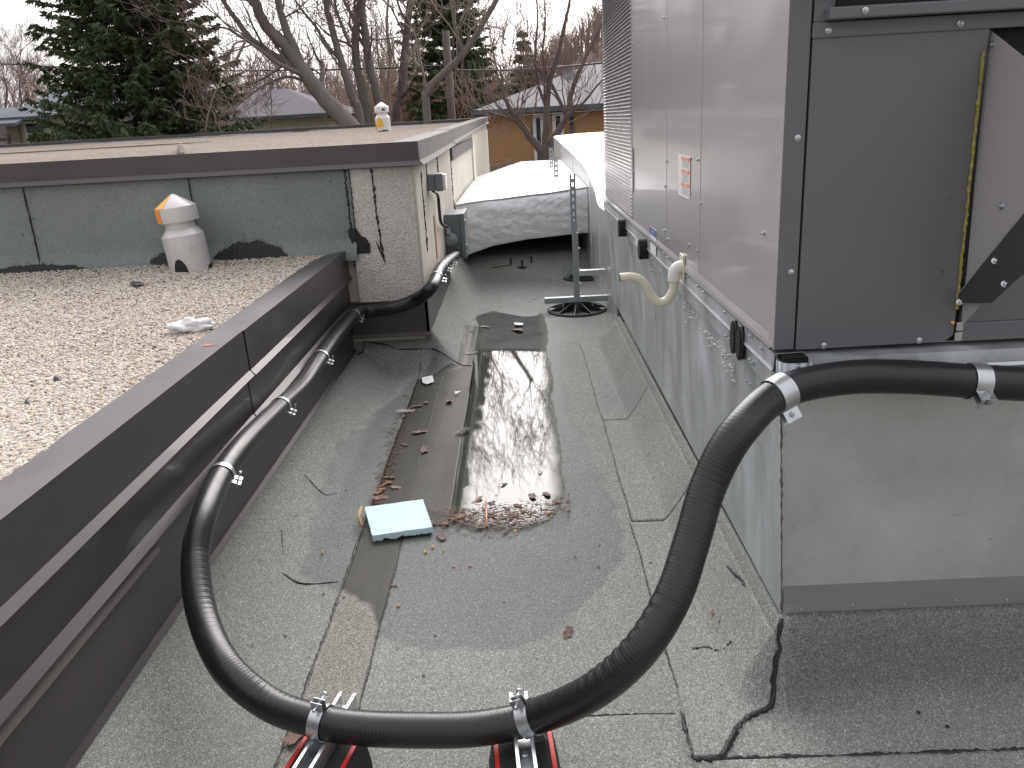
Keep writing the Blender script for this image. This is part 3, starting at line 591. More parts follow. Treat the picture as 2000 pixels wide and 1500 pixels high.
cyl_patch(M1, v1, 'orange_paint', .1085, fa - 70, fa - 40, .186, .212, jag=.003, r2=.088); cyl_patch(M1, v1, 'bitumen', .1092, fa - 50, fa - 8, 0, .075, jag=.004, nm='tar_mark'); cyl_patch(M1, v1, 'bitumen', .1092, fa + 50, fa + 110, 0, .028, jag=.006, nm='tar_mark')
p2 = ony(750, 262, 11); v2, M2 = vent(p2.x, 11.0, 1.285, .88, 'small white pipe vent with orange smear on the upper gravel roof', 0.0, [], 'pvc_white')
cyl_patch(M2, v2, 'yellow_paint', .1092, -140, -75, .06, .19, jag=.015); cyl_patch(M2, v2, 'orange_paint', .1094, -165, -140, .02, .15, jag=.01); cyl_patch(M2, v2, 'bitumen', .1094, -130, -30, 0, .02, jag=.012, nm='tar_mark'); cyl_patch(M2, v2, 'black_void', .1068, -80, -55, .285, .312, nm='slot')
# ------------------------------------------------------------------ galvanised curb
XR = .534; YR = 1.700; ZR = .842                     # left side plane, front plane and underside of the unit
cu = thing('roof_curb', 'tall galvanised steel curb carrying the grey rooftop unit', 'roof curb', (1.2, 3, .1))
def face(pts, nm, mat, par, th=.002):
    m = MB().quad(*pts); o = m.build(nm, mat, par); md = o.modifiers.new('t', 'SOLIDIFY'); md.thickness = th; md.offset = -1; return o
YE = 5.22
face([(.553, YE, .765), (.578, YE, .22), (.575, 1.684, .197), (.548, 1.684, .765)], 'side_panel', 'galvanised', cu)
face([(.549, 1.682, .765), (.576, 1.682, .198), (2.9, 1.682, .198), (2.9, 1.682, .765)], 'front_panel', 'galvanised_front', cu)
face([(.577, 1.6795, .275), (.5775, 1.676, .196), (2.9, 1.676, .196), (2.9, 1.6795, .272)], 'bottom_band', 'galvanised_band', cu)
crack([(.5485, 1.681, .765), (.576, 1.681, .20)], .0022, cu, 'brown_flashing', 'corner_seam')
MB().sheet([(.553, .752), (.5405, .752), (.5395, .795), (.532, .799), (.535, .806), (.537, .838), (.60, .840)], 1.703, YE, .0015).build('base_rail', 'galvanised', cu)
MB().sheet([(1.684, .752), (1.672, .752), (1.6705, .795), (1.662, .799), (1.666, .806), (1.669, .834), (1.73, .838)], .60, 2.9, .0015, 'X').build('base_rail', 'galvanised', cu)
# rounded corner bracket
m = MB(); arc = [(1.74 - .0, 0)] 
pts = [(.5415 + .0, 1.715), (.540, 1.69), (.5445, 1.676), (.556, 1.6655), (.58, 1.663), (.6, 1.6635), (.606, 1.668)]
m = MB()
for (a, b_) in zip(pts, pts[1:]): m.quad((a[0], a[1], .742), (b_[0], b_[1], .742), (b_[0], b_[1], .826), (a[0], a[1], .826))
o = m.build('corner_bracket', 'zinc_dull', cu, auto=50); md = o.modifiers.new('t', 'SOLIDIFY'); md.thickness = .002
MB().box(.550, .60, 1.675, 1.72, .824, .836).build('corner_gap', 'black_void', cu)
# slots in the side rail with rubber lips
def slot(y, nm='lifting_slot', w_=.045, h_=.075, o_=.012):
    M = Matrix.Translation((.5365, y, .795)); m = MB(); n = 12
    ring = [(math.cos(2*PI*i/n)*w_/2, math.sin(2*PI*i/n)*h_/2) for i in range(n)]
    m.prism([(a, b_) for a, b_ in ring], -o_, .014, 'X', M); return m.build(nm, 'black_void', cu)
for q in ((1221, 455), (1263, 501)):
    P = onx(*q, .536); slot(P.y, w_=.07, h_=.085, o_=.034)
for q in ((1437, 683), (1449, 703)): P = onx(*q, .536); slot(P.y, w_=.04, h_=.085)
for q in ((1432, 683), (1444, 706)):
    P = onx(*q, .53); MB().tube([(.5305, P.y + .022*math.cos(a), .795 + .042*math.sin(a)) for a in np.linspace(PI*.5, PI*1.5, 12)], .0035, 6).build('rubber_lip', 'black_plastic', cu, smooth=True)
for q in ((1214, 437), (1213, 458), (1228, 455), (1226, 476), (1256, 483), (1253, 507), (1274, 505), (1274, 529), (1420, 656), (1426, 662), (1413, 695), (1419, 700), (1466, 703), (1471, 709), (1461, 744), (1467, 750), (1325, 538), (1322, 560)):
    screw(onx(*q, .5375), (-1, 0, 0), cu, 1.0)
for q in ((1558, 715), (1583, 713)): screw(ony(*q, 1.6685), (0, -1, 0), cu, 1.0)
for i in range(18):                                   # nails along the skirt edge
    y = 1.85 + i*.19; screw((.5755, y, .215 + .012*(i % 3)), (-1, 0, .1), cu, .5, name='nail')
for i in range(14): screw((.62 + i*.12, 1.676, .215 + .006*(i % 2)), (0, -1, 0), cu, .4, name='nail')
m = MB(); rr = random.Random(9)                       # old dried sealant smears and grit
for i in range(90): y = rr.uniform(2.05, 2.75); z = .70 + rr.gauss(0, .018) + (y - 2.4)*.03; m.box(.5485, .5525, y, y + rr.uniform(.003, .016), z, z + rr.uniform(.001, .0028))
m.build('sealant_smear', 'cream_panel', cu)
P = onx(1243, 470, .5335); MB().box(.5365, .5385, P.y - .07, P.y + .07, .765, .815).build('white_sticker', 'label_white', cu)
# ------------------------------------------------------------------ rooftop unit
ru = thing('rooftop_unit', 'large grey enamelled rooftop air conditioning unit on its galvanised curb', 'rooftop unit', (1.5, 3.4, ZR))
ZT = 2.45; X1 = 2.9; Y1 = 5.10
MB().box(XR + .012, X1, YR + .012, Y1, ZR + .003, ZT - .01).build('casing', 'black_void', ru)
MB().box(XR - .012, X1 + .02, YR - .02, Y1 + .02, ZT - .008, ZT + .03).build('lid', 'unit_paint_lit', ru, bevel=.004)
yb = {'lou0': onx(1176, 300, XR).y, 'lou1': onx(1236, 300, XR).y, 'a': onx(1302, 300, XR).y, 'b': onx(1369, 300, XR).y}
def sp(y0, y1, z0=None, z1=None, nm='side_panel', mat='unit_paint_lit'):
    return MB().box(XR, XR + .012, y0 + .0035, y1 - .0035, z0 or ZR + .032, z1 or ZT - .012).build(nm, mat, ru, bevel=.0015)
sp(YR + .0, yb['b']); sp(yb['b'], yb['a']); sp(yb['a'], yb['lou1'])
# bottom lip: sloped bright strip under the panels
MB().prism([(XR, .874), (XR - .0035, .858), (XR - .0035, .846), (XR + .010, .846), (XR + .010, .874)], YR + .004, Y1, 'Y').build('bottom_lip', 'unit_paint_lit', ru, bevel=.0008)
# louvre field
l0, l1 = yb['lou1'] + .02, Y1 - .06
MB().box(XR + .03, XR + .04, l0, l1, ZR + .03, ZT - .05).build('louvre_back', 'black_void', ru)
for a, b_ in ((yb['lou1'] + .002, l0), (l1, Y1)): MB().box(XR - .001, XR + .012, a, b_, ZR + .032, ZT - .012).build('louvre_frame', 'unit_paint_lit', ru, bevel=.0015)
m = MB(); pitch = .0168; nrow = int((ZT - .06 - ZR - .05)/pitch); cw = .046
for r in range(nrow):
    z = ZR + .040 + r*pitch; m.quad((XR, l0, z + .0100), (XR, l1, z + .0100), (XR, l1, z + .0172), (XR, l0, z + .0172))
    off = (r % 2)*cw/2; y = l0 - off
    while y < l1:
        a, b_ = max(y, l0), min(y + cw, l1)
        if b_ - a > .012:
            e = (b_ - a)*.16                         # pressed hood: leans out and down from the strip above the slot
            m.quad((XR, a, z + .0101), (XR - .0080, a + e, z + .0030), (XR - .0080, b_ - e, z + .0030), (XR, b_, z + .0101))
            m.quad((XR, a, z + .0101), (XR, a, z + .001), (XR - .0080, a + e, z + .0030)); m.quad((XR, b_, z + .0101), (XR - .0080, b_ - e, z + .0030), (XR, b_, z + .001))
        y += cw
m.build('louvre_fins', 'unit_paint_lit', ru, kind='stuff')
# corner post and front panel
yf = YR
MB().box(XR - .0015, .5755, yf - .004, yf + .012, ZR + .006, ZT - .012).build('corner_post', 'unit_paint_shaded', ru, bevel=.002)
MB().box(XR - .0022, XR + .004, yf - .003, yf + .035, ZR + .006, ZT - .012).build('corner_return', 'unit_paint_lit', ru, bevel=.001)
MB().box(.5755, .5800, yf + .006, yf + .014, ZR, ZT).build('panel_gap', 'black_void', ru)
zt1 = ony(1560, 77, yf - .004).z                     # underside of the cross rail
xp = ony(1904, 300, yf).x; xpb = xp
MB().prism([(.580, ZR + .004), (xpb - .02, ZR + .006), (xpb - .002, ZR + .020), (xp, zt1 + .01), (.580, zt1 + .01)], yf - .003, yf + .012, 'Y').build('front_panel', 'unit_paint_shaded', ru, bevel=.0015)
MB().box(.578, 2.6, yf - .007, yf + .004, zt1, zt1 + .028).build('cross_rail', 'unit_paint_shaded', ru, bevel=.002)
MB().box(.580, .66, yf - .003, yf + .012, zt1 + .0285, ZT - .02).build('upper_panel', 'unit_paint_shaded', ru, bevel=.0015)
pa = ony(1620, 38, yf - .03); pb = ony(1620, 14, yf - .03)
MB().box(pa.x, 2.6, yf - .032, yf + .002, pa.z, pb.z).build('hood_rail', 'unit_paint_shaded', ru, bevel=.0025)
MB().box(pa.x + .02, 2.6, yf - .01, yf + .004, pb.z + .001, ZT - .02).build('upper_opening', 'black_void', ru)
pc = ony(1612, 12, yf - .06); MB().prism([(yf - .002, pb.z + .012), (yf - .10, pb.z + .05), (yf - .10, pb.z + .056), (yf - .002, pb.z + .30)], pa.x - .006, pa.x - .002, 'X').build('upper_hood_side', 'unit_paint_lit', ru)
# insulation seam and the intake hood to its right
P = [ony(1921 - (y - 100)*.105, y, yf - .006) for y in range(100, 612, 8)]
MB().tube([p + Vector((random.gauss(0, .0006), 0, 0)) for p in P], [.0030*random.uniform(.6, 1.35) for _ in P], 6).build('insulation_edge', 'yellow_insulation', ru)
hp = lambda x, y, d=0: ony(x, y, yf - .02 - d)
def flat(pts, nm, mat, dy=0., th=.002):
    m = MB().quad(*[hp(x, y, dy) for x, y in pts]); o = m.build(nm, mat, ru); md = o.modifiers.new('t', 'SOLIDIFY'); md.thickness = th; return o
MB().box(xp - .02, 2.6, yf + .03, yf + .04, ZR + .01, zt1 + .01).build('intake_recess', 'black_void', ru); MB().box(xp + .012, 2.6, yf + .001, yf + .012, ZR + .046, ZR + .14).build('intake_back', 'unit_paint_shaded', ru)
MB().box(xpb + .005, 2.6, yf - .004, yf + .012, ZR + .006, ZR + .045).build('intake_sill', 'unit_paint_shaded', ru, bevel=.002)
A = [(xp + .007, yf - .001), (xp + .045, yf - .32)]           # hood cheek comes out towards the viewer
def cheek(px, py, k):                                 # point on the inclined cheek plane
    d = ray((px, py)); nx_, ny_ = (A[1][1] - A[0][1]), -(A[1][0] - A[0][0]); t = ((A[0][0] - k)*nx_ + A[0][1]*ny_)/(d.x*nx_ + d.y*ny_); return EYE + d*t
o = MB().quad(*[cheek(x, y, 0) for x, y in ((1934, 58), (2030, 135), (2030, 385), (1887, 560), (1910, 300))]).build('hood_cheek', 'unit_paint_lit', ru)
md = o.modifiers.new('t', 'SOLIDIFY'); md.thickness = .0015
o = MB().quad(*[cheek(x, y, .012) for x, y in ((1858, 591), (2030, 378), (2030, 505), (1936, 592))]).build('hood_flange', 'dark_trim', ru); md = o.modifiers.new('t', 'SOLIDIFY'); md.thickness = .002; md.offset = 0  # dark colour stands in for the dark surroundings the flange reflects
MB().tube([cheek(1858, 591, .013), cheek(2030, 378, .013)], .0008, 5).build('hood_edge', 'zinc', ru)
o = MB().quad(*[cheek(x, y, .002) for x, y in ((1880, 593), (1920, 591), (1880, 636))]).build('hood_gusset', 'unit_paint_lit', ru)
o = MB().quad(*[cheek(x, y, .002) for x, y in ((1971, 536), (2030, 470), (2030, 532))]).build('hood_gusset', 'unit_paint_lit', ru)
MB().box(xp + .0, xp + .014, yf - .0085, yf - .005, ZR + .030, ZR + .048).build('clip', 'unit_paint_lit', ru, bevel=.001); MB().box(xp - .001, xp + .014, yf - .0085, yf - .005, ZR + .008, ZR + .026).build('clip', 'unit_paint_lit', ru, bevel=.001)
MB().lathe([(.004, 0), (.004, .003), (.002, .006)], 7, frame(ony(1860, 630, yf - .004), (0, -1, 0))).build('wasp_plug', 'paper_pebble', ru)
for q in ((1936 + 21, 402), (1936 + 4, 86)): screw(cheek(*q, .002), (-1, -.1, 0), ru, 1.0)
for q in ((1943, 510), (1962, 555), (1874, 590)): screw(cheek(*q, .014), (-.3, -1, .5), ru, 1.0)
for q in ((1558, 270), (1545, 532), (1609, 675), (1795, 665)): screw(ony(*q, yf - .004), (0, -1, 0), ru, 1.0)
for q in ((1618, 60), (1876, 46)): screw(ony(*q, yf - .008), (0, -1, 0), ru, 1.0)
screw(ony(1690, 21, yf - .033), (0, -1, 0), ru, 1.0)
for q in ((1855, 390), (1842, 531)): MB().lathe([(.0015, 0), (.001, .0006)], 8, frame(ony(*q, yf - .0035), (0, -1, 0))).build('screw_hole', 'black_void', ru)
MB().lathe([(.003, 0), (.003, .0006)], 8, frame(ony(1505, 681, yf - .0045), (0, -1, 0))).build('screw_hole', 'black_void', ru)
for q in ((1297, 34), (1236, 85), (1303, 315), (1300, 364), (1364, 312), (1369, 397), (1362, 490), (1349, 309), (1304, 467), (1346, 478), (1492, 455), (1376, 571), (1417, 610), (1467, 657), (1488, 680), (1363, 558), (1342, 540), (1324, 540), (1305, 502), (1297, 495), (1268, 468), (1246, 446), (1238, 441), (1230, 435), (1216, 420), (1202, 407), (1190, 395), (1238, 412), (1239, 333), (1298, 450)):
    screw(onx(*q, XR - .001), (-1, 0, 0), ru, .85)
for z in (1.8, 2.1):
    for y in (yb['b'], yb['a'], yb['lou1']): screw((XR - .0005, y + .03, z), (-1, 0, 0), ru, .85)
MB().box(XR - .006, XR, yb['lou1'] - .02, yb['lou1'] + .012, 1.00, 1.20).build('latch', 'unit_paint_lit', ru, bevel=.002)
# warning decal with three orange bars
a = onx(1326, 301, XR); b_ = onx(1348, 390, XR); ly0, ly1, lz0, lz1 = b_.y, a.y, onx(1348, 390, XR).z, a.z
MB().box(XR - .0022, XR - .0012, ly0, ly1, lz0, lz1).build('warning_label', 'label_white', ru)
W_ = ly1 - ly0; Hh = lz1 - lz0
for f0, f1 in ((.03, .12), (.33, .42), (.65, .74)): MB().box(XR - .0028, XR - .0023, ly0 + .02*W_, ly1 - .32*W_, lz1 - f1*Hh, lz1 - f0*Hh).build('orange_bar', 'label_orange', ru)
m = MB()
for f in (.16, .20, .24, .28, .46, .50, .54, .58, .62, .78, .82, .86, .90, .94):
    y = ly1 - .36*W_
    while y > ly0 + .1*W_: wd = random.uniform(.004, .012); m.box(XR - .0027, XR - .0023, y - wd, y, lz1 - f*Hh, lz1 - f*Hh + .0022); y -= wd + .0035
m.build('label_text_lines', 'label_text', ru, kind='stuff')
a = onx(1271, 442, XR); b_ = onx(1282, 487, XR); 
MB().box(XR - .0022, XR - .0012, b_.y, a.y, a.z - .10, a.z).build('notice_label', 'label_white', ru); MB().box(XR - .0028, XR - .0022, b_.y, a.y, a.z - .028, a.z - .001).build('blue_header', 'label_blue', ru)
def text(s_, M, size, mat, par, nm='label_text'):
    cu_ = bpy.data.curves.new(nm, 'FONT'); cu_.body = s_; cu_.size = size; cu_.align_x = 'CENTER'; cu_.align_y = 'CENTER'; cu_.extrude = .0001; cu_.materials.append(MAT[mat])
    o = bpy.data.objects.new(nm, cu_); C.objects.link(o); dg = bpy.context.evaluated_depsgraph_get(); me = bpy.data.meshes.new_from_object(o.evaluated_get(dg)); bpy.data.objects.remove(o)
    o = bpy.data.objects.new(nm, me); C.objects.link(o); o.parent = par; o.matrix_parent_inverse = par.matrix_world.inverted(); o.matrix_basis = M; return o
MX = Matrix(((0, 0, -1, 0), (-1, 0, 0, 0), (0, 1, 0, 0), (0, 0, 0, 1)))
text('NOTICE', Matrix.Translation((XR - .003, (a.y + b_.y)/2, a.z - .0145)) @ MX, .018, 'label_white', ru)
for f in (.075, .375, .695): text('WARNING', Matrix.Translation((XR - .003, ly0 + .34*W_, lz1 - f*Hh)) @ MX, .016, 'label_white', ru)
# condensate trap: white elbow on a plate, cream pipe swinging down and out
pe = onx(1335, 520, XR); trap = [onx(1338, 524, XR - .01)]
px_ = XR - .055
xq = ony(1316, 545, pe.y).x
T = [Vector((XR, pe.y, pe.z)), Vector((xq + .030, pe.y, pe.z + .001)), Vector((xq + .008, pe.y, pe.z - .006)), Vector((xq, pe.y, pe.z - .028)), Vector((xq, pe.y, pe.z - .046))]
rp = .0165
MB().tube(spline(T, 6), rp*1.22, 16).build('drain_elbow', 'pvc_white', ru, auto=60)
TT = [(xq, pe.y, pe.z - .040), (xq, pe.y, pe.z - .065)] + [(lambda p: (p.x, pe.y, p.z))(ony(x, y, pe.y)) for x, y in ((1314, 568), (1303, 586), (1286, 590), (1271, 577), (1261, 558), (1248, 545), (1230, 541), (1211, 543))]
o = MB().tube(spline(TT, 7), rp*.92, 16).build('drain_pipe', 'pvc_cream', ru, auto=60)
MB().lathe([(rp*.72, 0), (rp*.72, .001)], 16, frame(Vector(TT[-1]) + Vector((-.0004, 0, 0)), (-1, 0, 0))).build('pipe_mouth', 'black_void', ru)
MB().box(XR - .008, XR - .001, pe.y - .03, pe.y + .03, pe.z - .045, pe.z + .04).build('drain_plate', 'pvc_cream', ru, bevel=.002)
# ------------------------------------------------------------------ ducts
sdct = thing('supply_duct', 'silver wrapped duct curving down to the far end of the rooftop unit', 'duct', (1.2, 8, .3))
X0 = .615
top = [(onx(1172, 402, X0).y, onx(1172, 402, X0).z)] + [(onx(x, y, X0).y, onx(x, y, X0).z) for x, y in ((1163, 372), (1154, 349), (1145, 329), (1129, 310), (1110, 292), (1081, 267))]
top = [(5.25, .74)] + top[0:]; Yend = top[-1][0]
m = MB(); n = len(top); tops = spline([(0, y, z) for y, z in top], 5)
prof = [(p.y, p.z) for p in tops]
bl = lambda y: .03 + .10*smooth01(np.array((6.6 - y)/1.3)) 
for (y0, z0), (y1, z1) in zip(prof, prof[1:]): m.quad((X0, y0, -.02), (X0, y1, -.02), (X0, y1, z1), (X0, y0, z0))
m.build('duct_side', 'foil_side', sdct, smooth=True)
m = MB()
for (y0, z0), (y1, z1) in zip(prof, prof[1:]):
    xx = [X0 - .006, X0 + .02, 1.0, 1.6, 2.6]; zz = [-.006, .012, .03, .03, .02]
    for (xa, za), (xb, zb_) in zip(zip(xx, zz), list(zip(xx, zz))[1:]): m.quad((xa, y0, z0 + za), (xb, y0, z0 + zb_), (xb, y1, z1 + zb_), (xa, y1, z1 + za))
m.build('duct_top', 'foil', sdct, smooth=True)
MB().box(X0 + .01, 2.6, Yend - .02, Yend, -.1, top[-1][1]).build('duct_end', 'foil_side', sdct)
for y in (6.3, 7.05, 9.2): MB().box(X0 - .004, X0, y, y + .05, .02, float(np.interp(y, [p[0] for p in prof], [p[1] for p in prof])) - .02).build('foil_tape', 'foil', sdct)
cd = thing('cross_duct', 'white foil wrapped duct crossing the alley between the building wall and the other duct', 'duct', (0, 9, .4))
YD = 7.30
def dz_(X, Y): 
    t = (X + .55)/1.16; u = (Y - YD)/4.2
    return (.665 + .085*t)*(1 - u) + u*(.62 + .17*np.clip(t*1.9, 0, 1)) + .006*np.sin(PI*u) + .004*wob(X, Y, 3) + .003*wob(X, Y, 9)
grid('duct_top', np.linspace(-.545, .61, 90), np.linspace(YD, YD + 4.2, 140), dz_, 'foil', cd)
zbot = lambda X: np.interp(X, [-.55, -.43, -.23, .05, .48, .7], [.185, .232, .290, .328, .355, .36])
XX, TT_ = np.meshgrid(np.linspace(-.545, .61, 110), np.linspace(0, 1, 40)); zb_ = zbot(XX); zt_ = dz_(XX, np.full_like(XX, YD)); ZZ = zb_ + (zt_ - zb_)*TT_
YY = YD - .012*np.sin(PI*TT_)**.5 - .005*np.abs(wob(XX*.6 + ZZ*2, ZZ*2, 3)) - .005*np.abs(wob(XX + ZZ*.3, ZZ*1.6, 9)) - .003*np.abs(wob(ZZ*2, XX, 14)) + .008*wob(XX, ZZ, 1.2) + .03*TT_**8
V = np.stack([XX, YY, ZZ], -1).reshape(-1, 3); i = np.arange(39)[:, None]*110 + np.arange(109)[None]; npmesh('duct_front', V, np.stack([i, i + 1, i + 111, i + 110], -1).reshape(-1, 4), 'foil', cd)
XX, YY = np.meshgrid(np.linspace(-.545, .61, 60), np.linspace(YD, YD + 4, 10)); V = np.stack([XX, YY, zbot(XX)], -1).reshape(-1, 3); i = np.arange(9)[:, None]*60 + np.arange(59)[None]; npmesh('duct_bottom', V, np.stack([i, i + 60, i + 61, i + 1], -1).reshape(-1, 4), 'foil', cd)
MB().box(-.54, .6, 8.35, 8.42, .1, .5).build('duct_back_sheet', 'black_void', cd)  # plain black sheet across the gap beneath the duct
for q in ((936, 340), (939, 345), (933, 351), (935, 357)): p = ony(*q, 8.6); screw((p.x - .02, 9 + random.uniform(-.6, .8), .69), (0, 0, 1), cd, 1.2)
# short bolts standing on the roof by the duct
def onroof(x, y):
    d = ray((x, y)); t = .5
    while t < 12:
        p = EYE + d*t
        if p.z <= float(hz(np.array([p.x]), np.array([p.y]))[0]): return p
        t += .01
    return p
for k, (x, y) in enumerate(((998, 517), (1020, 521), (1038, 514))):
    p = onroof(x, y); m = MB(); M = Matrix.Translation(p)
    m.lathe([(.007, 0), (.007, .06)], 8, M); m.lathe([(.012, .040), (.012, .054)], 6, M)
    if k == 1: m.lathe([(.045, .0), (.045, .004)], 12, M)
    tag(m.build('anchor_bolt', 'black_plastic'), ['short black bolt left of the round plate near the foil duct', 'black bolt with round plate between two bolts near the foil duct', 'short black bolt right of the round plate near the foil duct'][k], 'bolt')
m = MB(); P_ = [onroof(x, y) for x, y in ((962, 522), (975, 521), (988, 518), (1000, 517))]
for a, b_ in zip(P_, P_[1:]): m.quad(a + Vector((0, -.02, .004)), b_ + Vector((0, -.02, .004)), b_ + Vector((0, .02, .005)), a + Vector((0, .02, .005)))
m.build('paint_mark', 'orange_spray', roofm)
for k in range(14):
    p = onroof(random.uniform(960, 1110), random.uniform(540, 600)); m = MB(); m.lathe([(random.uniform(.006, .02), 0), (.004, .003)], 7, Matrix.Translation(p + Vector((0, 0, .001))) @ Matrix.Diagonal((1.8, .6, 1, 1))); m.build('tar_spot', 'bitumen', roofm)
# ------------------------------------------------------------------ perforated strut posts
def ladder(m, x, y, z0, z1, w_=.041, M=None):        # slotted strut face: two stiles and rungs
    m.box(x - w_/2, x - w_*.16, y, y + .003, z0, z1); m.box(x + w_*.16, x + w_/2, y, y + .003, z0, z1)
    z = z0; 
    while z < z1 - .008: m.box(x - w_*.17, x + w_*.17, y, y + .003, z, min(z + .024, z1)); z += .050
    m.box(x - w_/2, x - w_/2 + .003, y + .003, y + .030, z0, z1); m.box(x + w_/2 - .003, x + w_/2, y + .003, y + .030, z0, z1)
def base_disc(t, x, y, R=.215):
    M = Matrix.Translation((x, y, .002)); MB().lathe([(R, 0), (R, .012), (R - .008, .018), (R - .014, .012), (.02, .010)], 40, M).build('foot_disc', 'black_plastic', t, auto=40)
    for k in range(10):
        a = 2*PI*k/10 + .15; Mk = M @ Matrix.Rotation(a, 4, 'Z'); MB().prism([(.02, .010), (R - .012, .010), (R - .012, .016), (.06, .062), (.02, .062)], -.003, .003, 'Y', Mk).build('foot_rib', 'black_plastic', t)
    MB().lathe([(.062, .010), (.05, .066), (.03, .066)], 20, M).build('foot_hub', 'black_plastic', t, auto=40)
sx, sy = .392, 5.83
st = thing('duct_support_stand', 'galvanised strut post on round black ribbed foot beside the wet patch', 'support stand', (sx, sy, 0))
base_disc(st, sx, sy); 
MB().box(sx - .235, sx + .235, sy - .022, sy + .019, .066, .107).build('cross_strut', 'zinc_dull', st, bevel=.002)
MB().box(sx - .0205, sx - .008, sy - .024, sy - .018, .108, .566).box(sx + .008, sx + .0205, sy - .024, sy - .018, .108, .566).box(sx - .0205, sx + .0205, sy - .018, sy + .012, .108, .566).build('post', 'zinc_dull', st, bevel=.0015)
m = MB(); ladder(m, sx - .006, sy - .012, .560, .965); m.build('slotted_post', 'zinc_dull', st)
MB().box(sx + .02, .60, sy - .02, sy + .02, .255, .296).build('side_arm', 'zinc', st, bevel=.002)
for z in (.12, .2, .3, .45): screw((sx + .024, sy, z), (1, 0, 0), st, 1.3, name='bolt')
for x in (sx - .10, sx + .11): MB().lathe([(.006, .012), (.006, .07)], 8, Matrix.Translation((x, sy - .03, 0))).build('threaded_rod', 'zinc', st)
screw((sx + .05, sy - .005, .110), (0, 0, 1), st, 1.5, name='bolt'); screw((sx + .09, sy - .005, .110), (0, 0, 1), st, 1.5, name='bolt')
p = onz(1125, 545, 0); t = thing('duct_support_stand', 'second black footed duct support half hidden behind the galvanised post', 'support stand', (p.x, p.y, 0))
MB().lathe([(.16, 0), (.16, .012), (.05, .02)], 24, Matrix.Translation((p.x + .05, p.y, .002))).build('foot_disc', 'black_plastic', t, auto=40)
MB().prism([(-.10, 0), (-.07, 0), (.02, .14), (-.01, .14)], -.02, .02, 'Y', Matrix.Translation((p.x, p.y, .01))).build('brace', 'zinc_dull', t)
MB().box(p.x - .02, p.x + .02, p.y - .02, p.y + .02, .014, .5).build('post', 'zinc_dull', t)
for k, (q0, q1, lb) in enumerate((((1086, 305), (1086, 330), 'slotted strut end poking up through the foil duct, nearer of two'), ((1077, 288), (1077, 315), 'slotted strut end poking up through the foil duct, farther of two'))):
    Y = 8.6 + k*1.5; a = ony(*q1, Y); b_ = ony(q0[0], q0[1] - 0, Y); m = MB(); ladder(m, a.x, Y, a.z - .08, b_.z); tag(m.build('strut_post', 'zinc_dull'), lb, 'strut post')
# ------------------------------------------------------------------ electrical boxes on the side wall
jb = thing('disconnect_box', 'grey green steel disconnect box on the wall where the black conduit ends', 'electrical box', (XS, 6.2, .5))
a = ony(864, 420, 6.1); bz0 = ony(870, 505, 6.1).z
MB().box(XS, XS + .118, 6.10, 6.46, bz0, a.z).build('enclosure', 'grey_enamel', jb, bevel=.004)
MB().box(XS + .119, XS + .150, 6.085, 6.475, bz0 - .004, a.z + .004).build('door', 'grey_enamel', jb, bevel=.004)
for z in (bz0 + .06, a.z - .08): MB().box(XS + .148, XS + .158, 6.10, 6.13, z, z + .035).build('hinge', 'zinc_dull', jb, bevel=.002)
MB().lathe([(.048, 0), (.048, .03), (.04, .034)], 24, frame((XS + .045, 6.10, bz0 + .14), (0, -1, 0))).build('meter_hub', 'zinc_dull', jb, auto=40)
MB().lathe([(.02, 0), (.02, .05)], 12, Matrix.Translation((XS + .03, 6.05, bz0 + .19))).build('fitting', 'zinc', jb, auto=40)
sb = thing('weatherproof_box', 'small grey weatherproof outlet box with clear cover high on the side wall', 'electrical box', (XS, 5.2, 1.0))
MB().box(XS, XS + .045, 5.16, 5.27, .955, 1.052).build('back_box', 'grey_box', sb, bevel=.003); MB().box(XS + .048, XS + .092, 5.155, 5.275, .950, 1.056).build('cover', 'grey_box', sb, bevel=.004); MB().box(XS + .0925, XS + .112, 5.16, 5.27, .955, 1.05).build('clear_lid', 'label_white', sb, bevel=.005)
pts = spline([(XS + .026, 5.20, .955), onx(855, 382, XS + .026), onx(858, 410, XS + .026), onx(862, 436, XS + .028), (XS + .030, 6.05, bz0 + .235)], 6)
tag(MB().tube(pts, .0105, 10).build('small_conduit', 'black_conduit', smooth=True), 'thin black conduit running from the small box down to the grey green box', 'conduit')
# ------------------------------------------------------------------ black flexible conduit
CP = [ony(2120, 760, 1.60), ony(2040, 752, 1.60), ony(1905, 745, 1.60), ony(1760, 736, 1.60), ony(1640, 739, 1.60), ony(1525, 767, 1.58), dep(1440, 845, 1.60), dep(1385, 945, 1.60), dep(1350, 1060, 1.58), dep(1312, 1170, 1.555), dep(1245, 1275, 1.55), dep(1150, 1355, 1.60),
      onz(1035, 1402, .158), onz(930, 1423, .152), onz(820, 1426, .150), onz(710, 1422, .152), onz(625, 1409, .158), onz(525, 1374, .165), dep(440, 1300, 1.84), dep(395, 1200, 1.97), dep(382, 1095, 2.08), onx(397, 1010, -.875), onx(433, 928, -.905), onx(482, 862, -.912), onx(546, 797, -.92), onx(592, 752, -.925), onx(626, 700, -.92), onx(655, 658, -.925), onx(688, 620, -.915),
      ony(712, 609, 4.50), ony(765, 602, 4.505), ony(812, 585, 4.50), onx(844, 560, -.49), onx(861, 525, -.48), Vector((XS + .075, 6.09, bz0 + .03))]
path = spline(CP, 60)
L_ = [0]
for a, b_ in zip(path, path[1:]): L_.append(L_[-1] + (b_ - a).length)
L_ = np.array(L_); tot = L_[-1]; PA = np.array(path); ss = np.arange(0, tot, .0026); RP = np.stack([np.interp(ss, L_, PA[:, k]) for k in range(3)], -1)
tn = np.gradient(RP, axis=0); tn /= np.linalg.norm(tn, axis=1)[:, None]
